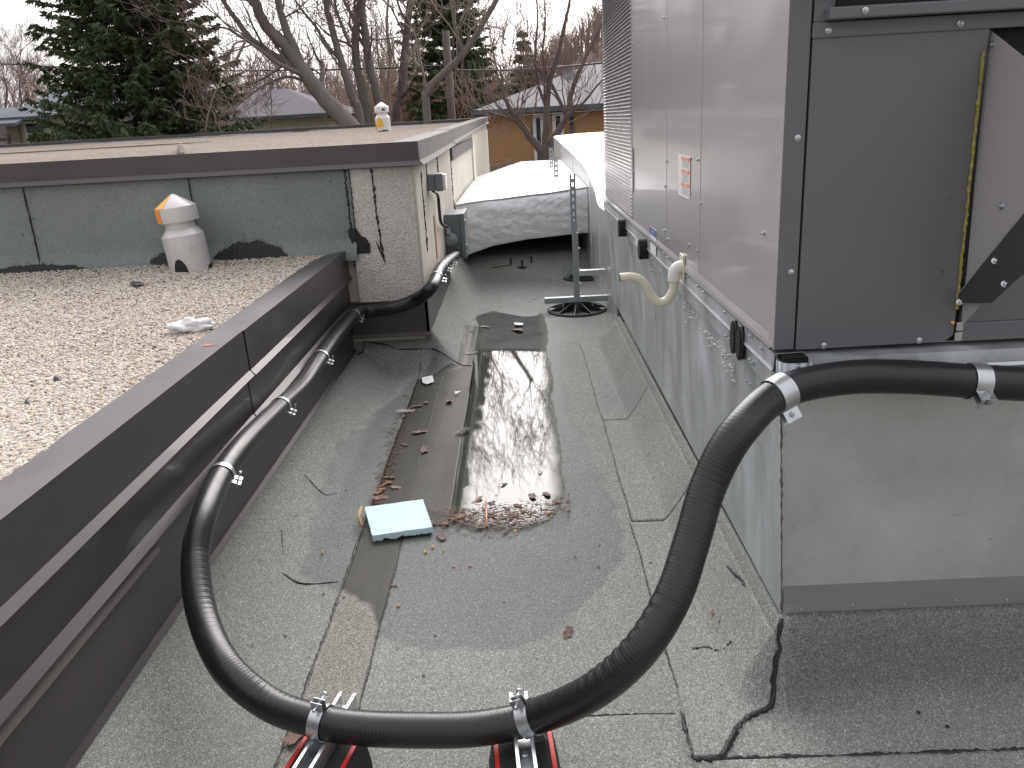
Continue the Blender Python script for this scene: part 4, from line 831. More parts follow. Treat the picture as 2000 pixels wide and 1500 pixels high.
kur = np.linalg.norm(np.gradient(tn, axis=0), axis=1)/.0026; kur = np.convolve(kur, np.ones(30)/30, 'same')
NS = 20; nx = None; V = []; R0 = .0355
s_w = np.array([np.linalg.norm(RP - np.array(dep(1215, 1300, 1.57)), axis=1).argmin(), np.linalg.norm(RP - np.array(dep(1110, 1375, 1.6)), axis=1).argmin()]); 
wr_c = ss[s_w[0]]
upv = np.array([0, 0, 1.])
N1 = np.zeros_like(RP); v = np.array([0.3, .2, 1.]); 
for i in range(len(RP)):
    v = v - tn[i]*(v@tn[i]); v /= np.linalg.norm(v); N1[i] = v
N2 = np.cross(tn, N1); curvec = np.gradient(tn, axis=0); cn = np.linalg.norm(curvec, axis=1)[:, None] + 1e-9; curvec = curvec/cn
ang = np.linspace(0, 2*PI, NS, endpoint=False)
dirs = N1[:, None, :]*np.cos(ang)[None, :, None] + N2[:, None, :]*np.sin(ang)[None, :, None]
inner = np.clip((dirs*curvec[:, None, :]).sum(-1), -1, 1)
env = np.exp(-((ss - wr_c)/.14)**2)[:, None]
fine = .00030*np.sin(2*PI*ss/.0078)[:, None]
wrk = env*.0015*np.maximum(0, .35 + inner)*np.sin(2*PI*ss/.026 + 1.2*np.sin(ss*9))[:, None] + (.00028*np.clip(kur, 0, 3)[:, None]/3)*np.maximum(0, inner)*np.sin(2*PI*ss/.018 + 2*np.sin(ss*21))[:, None]
low = .0006*np.sin(ss*13)[:, None]*np.sin(ss*5 + 1)[:, None]
Rr = R0 + fine + wrk + low
Vv = (RP[:, None, :] + dirs*Rr[..., None]).reshape(-1, 3)
i = np.arange(len(RP) - 1)[:, None]*NS; j = np.arange(NS)[None]; j2 = (j + 1) % NS
Fc = np.stack([i + j, i + j2, i + NS + j2, i + NS + j], -1).reshape(-1, 4)
tag(npmesh('flexible_conduit', Vv, Fc, 'black_conduit'), 'thick black corrugated flexible conduit looping from the unit down and along the parapet', 'conduit')
def nearest(P): k = np.linalg.norm(RP - np.array(P), axis=1).argmin(); return Vector(RP[k]), Vector(tn[k])
# pipe clamps
def band(M, R, w_, th, a0, a1, n=26):
    m = MB(); q = []
    for k in range(n + 1):
        a = a0 + (a1 - a0)*k/n
        for (r, x) in ((R, -w_/2), (R + th, -w_/2), (R + th, w_/2), (R, w_/2)): q.append(M @ Vector((r*math.cos(a), r*math.sin(a), x)))
    m.v = [tuple(p) for p in q]
    for k in range(n):
        b0 = k*4
        for e in range(4): m.f.append((b0 + e, b0 + (e + 1) % 4, b0 + 4 + (e + 1) % 4, b0 + 4 + e))
    m.f += [(3, 2, 1, 0), tuple(n*4 + e for e in range(4))]; return m
def wall_clamp(P, label, ear=(1, -.2, -.35), w_=.020, s=1.0, grp=None):
    c_, t_ = nearest(P); t = thing('pipe_clamp', label, 'pipe clamp', c_, grp); M = frame(c_, t_, ear)    # local x = towards the ears
    band(M, R0 + .0012, w_, .0018, .22, 2*PI - .22).build('strap', 'zinc', t, auto=35)
    for sgn in (1, -1):
        MB().box(R0 - .001, R0 + .024*s, .0078*sgn - .0009, .0078*sgn + .0009, -w_/2, w_/2, M).build('ear', 'zinc', t, bevel=.0005)
    MB().tube([M @ Vector((R0 + .013, -.030, 0)), M @ Vector((R0 + .013, .018, 0))], .0032, 8).build('bolt', 'zinc', t)
    MB().lathe([(.0068, 0), (.0068, .005)], 6, M @ Matrix.Translation((R0 + .013, .0085, 0)) @ Matrix.Rotation(-PI/2, 4, 'X')).build('nut', 'zinc', t)
    return t
wl = [((433, 928), 'x', -.905, 'nearest pipe clamp on the dark parapet where the conduit meets the wall'), ((548, 795), 'x', -.92, 'pipe clamp on the parapet, second from the near end of the wall run'),
      ((626, 698), 'x', -.92, 'pipe clamp on the parapet, third from the near end of the wall run'), ((690, 618), 'x', -.915, 'pipe clamp at the inner corner of the parapet just before the pillar foot')]
for (q, _, X, lb) in wl: wall_clamp(onx(*q, X), lb, (1, -.25, -.45))
for q, lb in (((846, 556), 'pipe clamp on the pillar side, nearest the stucco corner'), ((857, 533), 'middle pipe clamp on the pillar side'), ((868, 510), 'pipe clamp on the pillar side just below the grey green box')): wall_clamp(onx(*q, -.50), lb, (1, -.3, -.3))
wall_clamp(ony(1520, 765, 1.58), 'wide shiny pipe clamp at the corner of the galvanised curb', (.55, -.35, -1), .038, 1.1)
wall_clamp(ony(1905, 745, 1.60), 'wide pipe clamp on the conduit below the intake hood at right', (.1, -.85, -.42), .034, 1.1)
# rubber blocks with strut channels
def block(p_far, p_near, label):
    a = Vector((p_far.x, p_far.y, 0)); d = Vector((p_near.x - p_far.x, p_near.y - p_far.y, 0)).normalized()
    t = thing('rubber_support_block', label, 'support block', a); M = frame(a, (0, 0, 1), d)       # local x along the block to the viewer
    Lb = .46; fx = .02
    MB().prism([(-.076, .002), (.076, .002), (.076, .028), (.064, .098), (-.064, .098), (-.076, .028)], fx, fx + Lb, 'X', M).build('block', 'rubber_crumb', t, bevel=.003)
    for s in (-1, 1): MB().box(fx - .0005, fx + Lb + .0005, s*.058 - .0045, s*.058 + .0045, .0975, .0993, M).build('red_stripe', 'red_stripe', t)
    c = .0205; m = MB(); 
    m.prism([(-c, .0995), (c, .0995), (c, .1395), (c - .0075, .1395), (c - .0075, .1335), (c - .0035, .1335), (c - .0035, .1025), (-c + .0035, .1025), (-c + .0035, .1335), (-c + .0075, .1335), (-c + .0075, .1395), (-c, .1395)], -.055, Lb + .0, 'X', M)
    m.build('strut_channel', 'zinc', t, bevel=.0006)
    for x in (.10, .26, .40): MB().lathe([(.008, 0), (.008, .007), (.005, .008)], 6, M @ Matrix.Translation((x, 0, .1026))).build('bolt', 'zinc', t)
    return M, t
for (pf, pn, lb, q, cl_) in ((onz(660, 1384, .14), onz(592, 1496, .14), 'left black rubber block with red stripes under the conduit loop', (628, 1410), 'upright strut clamp holding the conduit on the left rubber block'),
                       (onz(1016, 1384, .14), onz(1029, 1490, .14), 'right black rubber block with red stripes under the conduit loop', (1033, 1402), 'upright strut clamp holding the conduit on the right rubber block')):
    block(pf, pn, lb)
    c_, t_ = nearest(onz(*q, .157)); t = thing('strut_clamp', cl_, 'pipe clamp', c_); M = frame(c_, t_, (0, -.12, 1)); w_ = .028
    for s, nm in ((1, 0), (-1, 1)):
        band(M, R0 + .001, w_, .0022, .16*s, 2.95*s, 18).build('strap_half', 'zinc', t, auto=35)
        MB().box(R0 - .001, R0 + .024, s*.0065 - .0011, s*.0065 + .0011, -w_/2, w_/2, M).build('ear', 'zinc', t, bevel=.0006)
        MB().box(-R0 - .022, -R0 + .004, s*.011 - .0011, s*.011 + .0011, -w_/2, w_/2, M).build('foot_tab', 'zinc', t, bevel=.0006)
    MB().tube([M @ Vector((R0 + .014, -.020, 0)), M @ Vector((R0 + .014, .026, 0))], .0034, 8).build('bolt', 'zinc', t)
    MB().lathe([(.0065, 0), (.0075, .002), (.0075, .004), (.004, .0055)], 14, M @ Matrix.Translation((R0 + .014, .026, 0)) @ Matrix.Rotation(-PI/2, 4, 'X')).build('bolt_head', 'zinc', t)
# ------------------------------------------------------------------ foam board, litter
t = thing('foam_board', 'pale blue foam insulation offcut lying at the near end of the wet strip', 'foam board', (-.48, 2.6, .0))
c4 = [onz(712, 990, .030), onz(826, 975, .030), onz(845, 1029, .030), onz(727, 1046, .030)]; n_ = 14; m = MB(); ring = []
for a, b_ in zip(c4, c4[1:] + c4[:1]):
    for k in range(n_): ring.append(a.lerp(b_, k/n_) + Vector((random.gauss(0, .0008), random.gauss(0, .0008), 0)))
tp = [Vector((p.x, p.y, .030 + random.gauss(0, .0004))) for p in ring]; bt = [Vector((p.x, p.y, .005 + (abs(random.gauss(0, .003)) if k >= 2*n_ and k < 3*n_ else 0))) for k, p in enumerate(ring)]
m.v = [tuple(p) for p in tp + bt]; q = len(ring); m.f = [tuple(range(q))[::-1]] + [(k, (k + 1) % q, q + (k + 1) % q, q + k) for k in range(q)] + [tuple(range(q, 2*q))]
m.build('board', 'foam_blue', t, bevel=.0012)
m = MB(); rr = random.Random(12); e0, e1 = c4[3].lerp(c4[2], .16), c4[3].lerp(c4[2], .97); nrm_ = Vector((e1.y - e0.y, e0.x - e1.x, 0)).normalized()
hh = [max(.001, .004 + .006*math.sin(k*.55) * (k < 22) + rr.uniform(-.002, .003)) for k in range(37)]
for k in range(36):
    p, q = e0.lerp(e1, k/36) + nrm_*.0015, e0.lerp(e1, (k + 1)/36) + nrm_*.0015; m.quad((p.x, p.y, .003), (q.x, q.y, .003), (q.x, q.y, .005 + hh[k + 1]), (p.x, p.y, .005 + hh[k]))
m.build('dirt_edge', 'bitumen', t)
tag(MB().tube([onz(707, 1028, .03), onz(700, 1008, .035), onz(706, 990, .04)], [.006, .007, .005], 7).build('root_bit', 'wood_bit', smooth=True), 'curled brown root piece against the left end of the foam board', 'root')
MBt = MB(); a, b_ = onz(949, 980, .012), onz(951, 1028, .012); tag(MB().tube([a, a.lerp(b_, .5), b_], .0042, 8).build('copper_rod', 'copper', smooth=True), 'thin copper coloured tube standing out of the leaf litter beside the puddle', 'tube')
def hzz(x, y): return max(.0025 if -.62 < x < .12 and 2.5 < y < 5.9 else -1, float(hz(np.array([x]), np.array([y]))[0]))
def leafmesh(seed, mat, curl=1.0):
    r = random.Random(seed); n = 16; m = MB(); k = len(m.v); c0 = (0, 0, .12*curl); rim = []
    for i in range(n):
        a = 2*PI*i/n; rr = (.75 + .35*abs(math.cos(a*2.5 + r.random())))*(1.25 if abs(math.cos(a)) > .7 else .8)*r.uniform(.8, 1.1); rim.append((rr*math.cos(a), rr*.7*math.sin(a), curl*(.10 + .35*r.random()*abs(math.sin(a*1.5 + seed)))))
    m.v = [c0] + [(x*.5, y*.5, z*.4) for x, y, z in rim] + rim
    for i in range(n): j = (i + 1) % n; m.f.append((0, 1 + i, 1 + j)); m.f.append((1 + i, 1 + n + i, 1 + n + j, 1 + j))
    me = bpy.data.meshes.new('leaf'); me.from_pydata(m.v, [], m.f); me.materials.append(MAT[mat]); me.polygons.foreach_set('use_smooth', [True]*len(me.polygons)); return me
LM = [leafmesh(k, 'dead_leaf') for k in range(5)]; LD = leafmesh(9, 'dark_leaf', .6)
def leaf(x, y, s, label, grp=None, me=None, z=.004):
    p = onz(x, y, 0.0); zz = hzz(p.x, p.y) + z
    o = bpy.data.objects.new('fallen_leaf', me or random.choice(LM)); C.objects.link(o); o.location = (p.x, p.y, zz); o.scale = (s, s, s*.38); o.rotation_euler = (random.uniform(-.15, .15), random.uniform(-.15, .15), random.uniform(0, 6.28))
    tag(o, label, 'leaf', grp); return o
leaf(1110, 1237, .021, 'curled dark brown leaf alone on the dry membrane right of centre', me=LM[1])
leaf(1010, 646, .045, 'large brown leaf at the far end of the puddle near the support stand', me=LM[2])
leaf(948, 640, .030, 'brown leaf at the far left edge of the puddle')
leaf(830, 880, .030, 'orange brown leaf lying flat in the middle of the wet strip')
leaf(822, 846, .030, 'ragged brown leaf on the wet strip above the orange one')
leaf(878, 785, .028, 'dark red leaf near the right edge of the wet strip', me=LM[3])
leaf(905, 843, .034, 'nearly black soggy leaf clump on the boundary of strip and puddle', me=LD)
leaf(1068, 968, .020, 'bright brown leaf at the right edge of the puddle end', me=LM[2]); leaf(1040, 972, .022, 'larger brown leaf beside the bright one at the puddle end')
leaf(1088, 982, .015, 'small orange brown leaf just outside the puddle end'); leaf(1065, 848, .009, 'tiny yellow leaf at the right rim of the puddle')
leaf(862, 1050, .026, 'dark brown crumpled leaf right of the foam board', me=LM[0]); leaf(893, 1013, .026, 'brown leaf in the litter line right of the foam board')
leaf(580, 1443, .030, 'brown leaf caught beside the left rubber block', me=LM[3], z=.012); leaf(770, 1145, .010, 'small brown leaf on the damp membrane below the foam board')
leaf(1056, 925, .014, 'small dark leaf floating near the right side of the puddle', me=LD); leaf(1393, 1217, .011, 'small dry leaf on the pale membrane right of the seam')
small = ((742, 962, .03), (752, 948, .03), (745, 975, .03), (762, 935, .024), (800, 800, .02), (815, 795, .028), (833, 788, .02), (790, 815, .018), (838, 733, .02), (918, 692, .022), (930, 690, .018), (790, 870, .022), (775, 955, .02), (935, 978, .02), (960, 985, .016), (985, 948, .016), (990, 996, .016), (1012, 990, .02), (1022, 1002, .014), (1005, 1010, .018), (965, 1012, .016), (985, 1040, .014), (870, 1025, .014), (905, 1000, .016), (920, 1012, .012), (920, 650, .022), (930, 625, .02), (977, 585, .014), (961, 598, .014))
def order(sel, txt):
    for k, (x, y, q) in enumerate(sel): leaf(x, y, q*.85, txt % ('1st 2nd 3rd 4th 5th 6th 7th 8th 9th 10th 11th 12th'.split()[k]), 'sodden leaves round the puddle')
order(sorted([q for q in small if q[0] < 800 and q[1] > 860], key=lambda q: -q[1]), 'small leaf at the left edge of the wet strip, %s from the foam board')
order(sorted([q for q in small if q[1] <= 860 and q[1] > 720], key=lambda q: -q[1]), 'small leaf near the pale fibre clump, %s counting away from the viewer')
order(sorted([q for q in small if q[1] <= 720], key=lambda q: -q[1]), 'small leaf on the strip by the pillar, %s counting away from the viewer')
order(sorted([q for q in small if q[0] >= 800 and q[1] > 860], key=lambda q: q[0]), 'small wet leaf in the litter line, %s to the right of the foam board')
# fine litter
m = MB(); rr = random.Random(3)
for k in range(1900):
    t_ = rr.random(); 
    if k % 3: bx_ = min(1110, rr.gauss(965, 78)); by_ = rr.gauss(1008, 13) + abs(rr.gauss(0, 8)) - max(0, bx_ - 1000)*.25
    else: bx_, by_ = 775 + rr.gauss(0, 14) - (rr.random()*20), 0; by_ = rr.uniform(770, 990); bx_ = np.interp(by_, [770, 990], [800, 735]) + rr.gauss(0, 10)
    p = onz(bx_, by_, 0); z = hzz(p.x, p.y) + .0045; l = rr.uniform(.003, .014); a = rr.gauss(0, .5); dx, dy = math.cos(a)*l, math.sin(a)*l*.6; q = rr.uniform(.001, .0035)
    m.quad((p.x - dx, p.y - dy, z), (p.x, p.y - q, z + .001), (p.x + dx, p.y + dy, z + rr.uniform(0, .002)), (p.x, p.y + q, z))
m.build('leaf_litter', 'dead_leaf', kind='stuff', label='fine brown leaf fragments washed up along the edges of the puddle')
def bit(x, y, r, mat, label, cat, nm, flat=.5, grp=None):
    p = onz(x, y, 0); z = hzz(p.x, p.y) + .003; bm = bmesh.new(); bmesh.ops.create_icosphere(bm, subdivisions=1, radius=r)
    for v in bm.verts: v.co *= random.uniform(.7, 1.25); v.co.z *= flat
    me = bpy.data.meshes.new(nm); bm.to_mesh(me); bm.free(); me.materials.append(MAT[mat]); o = bpy.data.objects.new(nm, me); C.objects.link(o); o.location = (p.x, p.y, z + r*flat*.6); tag(o, label, cat, grp)
for x, y, r, lb in ((846, 1071, .007, 'middle of three yellow crumbs in front of the foam board'), (831, 1081, .007, 'leftmost of three yellow crumbs in front of the foam board'), (865, 1077, .004, 'smallest of three yellow crumbs in front of the foam board'), (778, 1185, .006, 'single yellow crumb beside the seam well in front of the foam board'), (1007, 1041, .007, 'yellow crumb right of the copper coloured tube'), (1072, 1005, .008, 'yellow crumb at the right corner of the puddle end')): bit(x, y, r, 'paper_pebble', lb, 'crumb', 'yellow_crumb', .7, 'yellow crumbs near the foam board')
bit(887, 1108, .005, 'pink_scrap', 'left of two tiny pink scraps on the damp membrane', 'scrap', 'pink_scrap'); bit(918, 1107, .006, 'pink_scrap', 'right of two tiny pink scraps on the damp membrane', 'scrap', 'pink_scrap')
bit(630, 1084, .006, 'wood_bit', 'tiny tan wood chip alone on the left membrane', 'wood chip', 'wood_chip', .8)
def scrap(pts, mat, label, cat='scrap', nm='paper_scrap', z=.006):
    P = [onz(x, y, 0) for x, y in pts]; m = MB().quad(*[(p.x, p.y, hzz(p.x, p.y) + z + random.uniform(0, .006)) for p in P]); o = m.build(nm, mat); md = o.modifiers.new('t', 'SOLIDIFY'); md.thickness = .002; tag(o, label, cat)
scrap([(824, 742), (845, 738), (848, 750), (834, 754), (826, 751)], 'scrap_white', 'grey white foil scrap on the wet strip'); scrap([(888, 770), (901, 768), (890, 773)], 'scrap_white', 'small white triangle scrap at the right of the wet strip')
scrap([(1004, 634), (1022, 634), (1021, 638), (1005, 638)], 'scrap_white', 'white sliver beside the large leaf at the far end of the puddle'); m = MB(); c0_ = onz(790, 806, 0)
for k in range(120):
    a = random.gauss(0, .55) + (PI if k % 2 else 0); o_ = Vector((random.gauss(0, .022), random.gauss(0, .009), 0)); l = random.uniform(.008, .03); zq = hzz(c0_.x, c0_.y) + .006
    P = [Vector((c0_.x + o_.x, c0_.y + o_.y, zq)), Vector((c0_.x + o_.x + math.cos(a)*l*.5, c0_.y + o_.y + math.sin(a)*l*.3, zq + random.uniform(0, .008))), Vector((c0_.x + o_.x + math.cos(a)*l, c0_.y + o_.y + math.sin(a)*l*.6, zq))]; m.tube(P, .0005, 3, False)
tag(m.build('fibre_clump', 'label_white'), 'frayed pale fibre clump at the left edge of the wet strip', 'fibre clump')
# things lying in the gravel
def gbit(pts, mat, label, cat, nm, h=.02, Z=GR + .01):
    P = [onz(x, y, Z) for x, y in pts]; c_ = sum(P, Vector())/len(P); m = MB(); k = len(P)
    for p in P: m.v.append((p.x, p.y, Z + random.uniform(0, .004)))
    for p in P: q_ = c_.lerp(p, .6); m.v.append((q_.x, q_.y, Z + h*random.uniform(.6, 1)))
    m.f = [(i, (i + 1) % k, k + (i + 1) % k, k + i) for i in range(k)] + [tuple(range(k, 2*k))]; tag(m.build(nm, mat, smooth=True), label, cat)
bm = bmesh.new(); bmesh.ops.create_icosphere(bm, subdivisions=4, radius=1); p = onz(378, 637, GR + .02)
for v in bm.verts:
    n_ = noise.noise(v.co*1.7) + .5*abs(noise.noise(v.co*4.5)); taper = 1 - .45*(v.co.x > 0)*v.co.x; v.co = Vector((v.co.x*.085*(1 + .3*n_), v.co.y*.040*taper*(1 + .6*n_), v.co.z*.024*taper*(1 + 1.1*n_)))
me = bpy.data.meshes.new('white_rag'); bm.to_mesh(me); bm.free(); me.materials.append(MAT['scrap_white']); me.polygons.foreach_set('use_smooth', [True]*len(me.polygons)); o = bpy.data.objects.new('white_rag', me); C.objects.link(o); o.location = p; o.rotation_euler.z = .15; tag(o, 'crumpled white rag lying on the gravel beside the parapet cap', 'rag')
gbit([(104, 742), (112, 737), (121, 741), (116, 746), (107, 746)], 'bitumen', 'black tar lump on the gravel, upper of two at left', 'tar lump', 'tar_lump', .012); gbit([(47, 788), (53, 783), (62, 786), (60, 792), (50, 793)], 'bitumen', 'black tar lump on the gravel, lower of two at left', 'tar lump', 'tar_lump', .012)
gbit([(253, 553), (268, 550), (284, 554), (270, 558), (256, 557)], 'bitumen', 'broken black tar crumbs on the gravel in front of the vent', 'tar lump', 'tar_lump', .010)
gbit([(346, 296), (356, 290), (364, 297), (352, 299)], 'bark_dark', 'brown lump sitting on the upper roof behind the front cap', 'lump', 'dirt_lump', .05, 1.262)
gbit([(590, 490), (605, 484), (625, 478), (635, 475), (628, 488), (606, 498)], 'dead_leaf', 'small heap of dry leaves in the corner of the gravel roof', 'leaf heap', 'leaf_heap', .03)
# ------------------------------------------------------------------ houses
def hip_house(name, label, x0, x1, y0, y1, ze, zr, wallmat, roofmat, wins, ov=.5, zbase=GZ, ridge=None):
    t = thing(name, label, 'house', ((x0 + x1)/2, (y0 + y1)/2, zbase))
    MB().box(x0, x1, y0, y1, zbase, ze).build('wall', wallmat, t)
    a, b_, c_, d = x0 - ov, x1 + ov, y0 - ov, y1 + ov; ym = (c_ + d)/2; h = (d - c_)/2*.9; rx0, rx1 = ridge or (a + h, b_ - h)
    m = MB(); m.quad((a, c_, ze), (b_, c_, ze), (rx1, ym, zr), (rx0, ym, zr)); m.quad((b_, d, ze), (a, d, ze), (rx0, ym, zr), (rx1, ym, zr)); m.quad((b_, c_, ze), (b_, d, ze), (rx1, ym, zr)); m.quad((a, d, ze), (a, c_, ze), (rx0, ym, zr)); m.quad((a, c_, ze - .001), (a, d, ze - .001), (b_, d, ze - .001), (b_, c_, ze - .001))
    ro = m.build('roof', roofmat, t)
    MB().box(a, b_, c_ - .03, c_, ze - .09, ze + .02).build('gutter', 'shingle_dark', ro)
    for (wx0, wx1, wz0, wz1, nm_) in wins:
        f = MB().box(wx0, wx1, y0 - .06, y0 - .002, wz0, wz1).build('window', 'white_trim', t, bevel=.01)
        k = nm_; step = (wx1 - wx0 - .08)/k
        for i in range(k): MB().box(wx0 + .075 + i*step, wx0 + .005 + (i + 1)*step, y0 - .075, y0 - .0605, wz0 + .08, wz1 - .08).build('pane', 'window_glass', f)
        if k > 1 or wx1 - wx0 > .3:
            for i in range(k): MB().box(wx0 + .06 + i*step, wx0 + .02 + (i + 1)*step, y0 - .085, y0 - .0755, (wz0 + wz1)/2 - .015, (wz0 + wz1)/2 + .015).build('muntin', 'white_trim', f)
    return t, ro
ye = ony(945, 222, 20).z + .06
w0 = ony(1040, 222, 20); w1 = ony(1063, 285, 20); w2_ = ony(1078, 218, 20); w3_ = ony(1102, 285, 20); w4_ = ony(1113, 218, 20)
rh, ro = hip_house('brick_house', 'ochre brick bungalow with light grey hip roof behind the bare tree', ony(953, 250, 20).x, 9.0, 20, 30, ye, ony(1160, 126, 25).z, 'ochre_brick', 'shingle_light',
    [(w0.x, w1.x, ye - 1.25, ye - .12, 1), (w2_.x, w3_.x, ye - 1.25, ye - .12, 1), (w4_.x, w4_.x + .06, ye - 1.25, ye - .12, 1)], ov=.35, ridge=(ony(1150, 130, 25).x, 6.0))
p = ony(1112, 145, 24); MB().box(p.x - .2, p.x + .2, 23, 23.4, p.z - .25, p.z + .02).build('roof_vent', 'zinc_dull', ro)
p = ony(960, 205, 34); t = thing('brick_chimney', 'tan brick chimney rising behind the left end of the brick house roof', 'chimney', (p.x, 34, 0)); MB().box(p.x - .2, p.x + .22, 34, 34.4, GZ, ony(960, 160, 34).z).build('stack', 'chimney_brick', t)
for k in range(9): z = p.z - .1 + k*.14; MB().box(p.x - .22, p.x + .24, 33.98, 34.42, z, z + .03).build('course', 'house_stone', t)
pl = ony(30, 236, 30); hl, ro = hip_house('stone_house', 'cream and stone house with dark hip roof at the far left', ony(34, 250, 30).x, ony(260, 250, 30).x, 30, 38, ony(60, 229, 30).z, ony(150, 163, 34).z, 'house_cream', 'shingle_dark', [(ony(49, 250, 30).x, ony(90, 250, 30).x, ony(60, 285, 30).z, ony(60, 237, 30).z, 1)], ov=.45, ridge=(ony(140, 163, 34).x, ony(175, 163, 34).x))
a = ony(16, 260, 29.9); b_ = ony(38, 260, 29.9); MB().box(a.x, b_.x, 29.85, 32, GZ, ony(20, 238, 29.9).z).build('stone_pier', 'house_stone', hl, bevel=.02)
a0 = ony(-30, 240, 29); MB().prism([(29, a0.z - .05), (31.5, a0.z + .55), (31.5, a0.z + .4), (29, a0.z - .15)], a0.x - 1.5, ony(30, 240, 29).x, 'X').build('porch_roof', 'shingle_dark', hl)
MB().box(ony(0, 272, 29).x - 1, ony(19, 272, 29).x, 29, 29.1, ony(0, 276, 29).z, ony(0, 270, 29).z).build('porch_rail', 'dark_trim', hl); MB().tube([ony(17, 262, 29), ony(17, 300, 29)], .05, 6).build('porch_post', 'dark_trim', hl)
hip_house('dark_roofed_house', 'low house with violet grey hip roof behind the leaning maple trunks', ony(470, 240, 30).x, ony(640, 235, 30).x, 30, 38, ony(560, 226, 30).z, ony(530, 178, 30).z + .25, 'house_cream', 'shingle_violet', [], ov=.4, ridge=(ony(500, 180, 34).x, ony(560, 180, 34).x))
hip_house('distant_house', 'distant house glimpsed left of the cream house', ony(-200, 200, 44).x, ony(-6, 220, 44).x, 44, 50, ony(0, 226, 44).z, ony(0, 205, 44).z, 'house_stone', 'shingle_dark', [])
f = thing('wood_fence', 'low grey brown wooden fence rail in front of the brick house', 'fence', (-.4, 19, GZ))
a, b_ = ony(955, 323, 18.8), ony(1010, 317, 18.8); MB().box(a.x - .5, b_.x + 2, 18.8, 18.84, a.z - .03, a.z + .03).build('rail', 'twig_pale', f)
for x in np.arange(a.x - .5, b_.x + 2, .14): MB().box(x, x + .11, 18.845, 18.87, GZ, a.z - .05).build('picket', 'twig_pale', f)
p = ony(993, 311, 18.7); MB().box(p.x - .05, p.x + .05, 18.7, 18.79, GZ, p.z).build('post', 'twig_pale', f)
# ------------------------------------------------------------------ trees
class TB:                                             # fast tube soup
    def __init__(s): s.V = []; s.F = []; s.n = 0
    def seg(s, pts, rad, k=4):
        pts = np.asarray(pts, float); t = np.gradient(pts, axis=0); t /= np.linalg.norm(t, axis=1)[:, None] + 1e-9
        ref = np.array([.31, .82, .11]) if abs(t[0][1]) < .8 else np.array([.9, .1, .2])
        a = np.cross(t, ref); a /= np.linalg.norm(a, axis=1)[:, None] + 1e-9; b2 = np.cross(t, a)
        an = np.arange(k)*2*PI/k; rad = np.asarray(rad)
        V = pts[:, None] + (a[:, None]*np.cos(an)[None, :, None] + b2[:, None]*np.sin(an)[None, :, None])*rad[:, None, None]
        m = len(pts); i = np.arange(m - 1)[:, None]*k; j = np.arange(k)[None]; j2 = (j + 1) % k
        s.F.append(np.stack([i + j, i + j2, i + k + j2, i + k + j], -1).reshape(-1, 4) + s.n); s.V.append(V.reshape(-1, 3)); s.n += m*k
    def build(s, nm, mat, par=None, **tg): return npmesh(nm, np.concatenate(s.V), np.concatenate(s.F), mat, par, **tg)
def grow(tb, tw, p, d, length, rad, lvl, r, droop=.0, upw=.25, kids=5, minr=.006):
    n = 6 if lvl < 2 else 4; pts = [np.array(p, float)]; d = np.array(d, float); d /= np.linalg.norm(d)
    for i in range(n):
        d = d + r.normal(0, .16, 3) + np.array([0, 0, upw*.25 - droop*.25]); d /= np.linalg.norm(d); pts.append(pts[-1] + d*length/n)
    rd = np.linspace(rad, max(rad*.45, minr*.7), n + 1)
    (tb if rad > .02 else tw).seg(pts, rd, 5 if rad > .04 else 3)
    if lvl <= 0: return
    for k in range(kids):
        t = r.uniform(.25, 1) if k else 1.0; q = t*n; i = min(int(q), n - 1); pp = pts[i] + (pts[i + 1] - pts[i])*(q - i)
        dd = d + r.normal(0, .62, 3); dd[2] += upw*.6; grow(tb, tw, pp, dd, length*r.uniform(.5, .78), max(minr, rd[i]*r.uniform(.42, .68)), lvl - 1, r, droop, upw, kids, minr)
def bare_tree(name, label, limbs, seed, mat='bark', twig='twig_brown', group=None, lvl=3, kids=4, spawn=6, tl=1.6, upw=.3, cat='tree', minr=.006):
    r = np.random.default_rng(seed); tb, tw = TB(), TB(); base = None
    for pts, r0, r1 in limbs:
        P = spline(pts, 6); A_ = np.array([tuple(q) for q in P]); A_ = A_ + r.normal(0, r0*.05, A_.shape); n = len(A_); rd = np.linspace(r0, r1, n); tb.seg(A_, rd, 9)
        if base is None: base = A_[0]
        for k in range(spawn):
            i = int(n*r.uniform(.18, 1)) if k else n - 1; i = min(i, n - 1); d = A_[i] - A_[max(i - 2, 0)]; d = d/(np.linalg.norm(d) + 1e-9) + r.normal(0, .7, 3); d[2] += .2
            grow(tb, tw, A_[i], d, tl*r.uniform(.6, 1.2), max(minr, rd[i]*r.uniform(.25, .5)), lvl, r, upw=upw, kids=kids, minr=minr)
    t = thing(name, label, cat, tuple(base), group); tb.build('trunk', mat, t)
    if tw.V: tw.build('crown', twig, t, smooth=False)
    return t
def Q(D, *pp): return [ony(x, y, D) for x, y in pp]
def down(P, n=1): return [Vector((P[0].x + .15, P[0].y, GZ - .1))] + P
D = 20
bare_tree('maple_tree', 'big bare maple with thick trunks leaning left behind the upper roof', [
    (Q(D, (800, 430), (740, 320), (694, 258), (655, 215), (622, 178), (590, 135), (556, 88), (520, 50), (497, 0), (470, -90), (440, -220)), .25, .07),
    (Q(D, (610, 165), (575, 130), (530, 105), (490, 75), (455, 30), (425, -15), (380, -80)), .10, .035), (Q(D, (592, 140), (575, 95), (560, 60), (545, 10), (530, -60), (520, -180)), .12, .045),
    (Q(D, (540, 108), (500, 88), (465, 68), (440, 55), (405, 50)), .05, .015), (Q(D, (600, 160), (560, 150), (520, 165), (490, 185), (465, 205)), .04, .012)], 1, spawn=7, lvl=3, kids=4, tl=1.5)
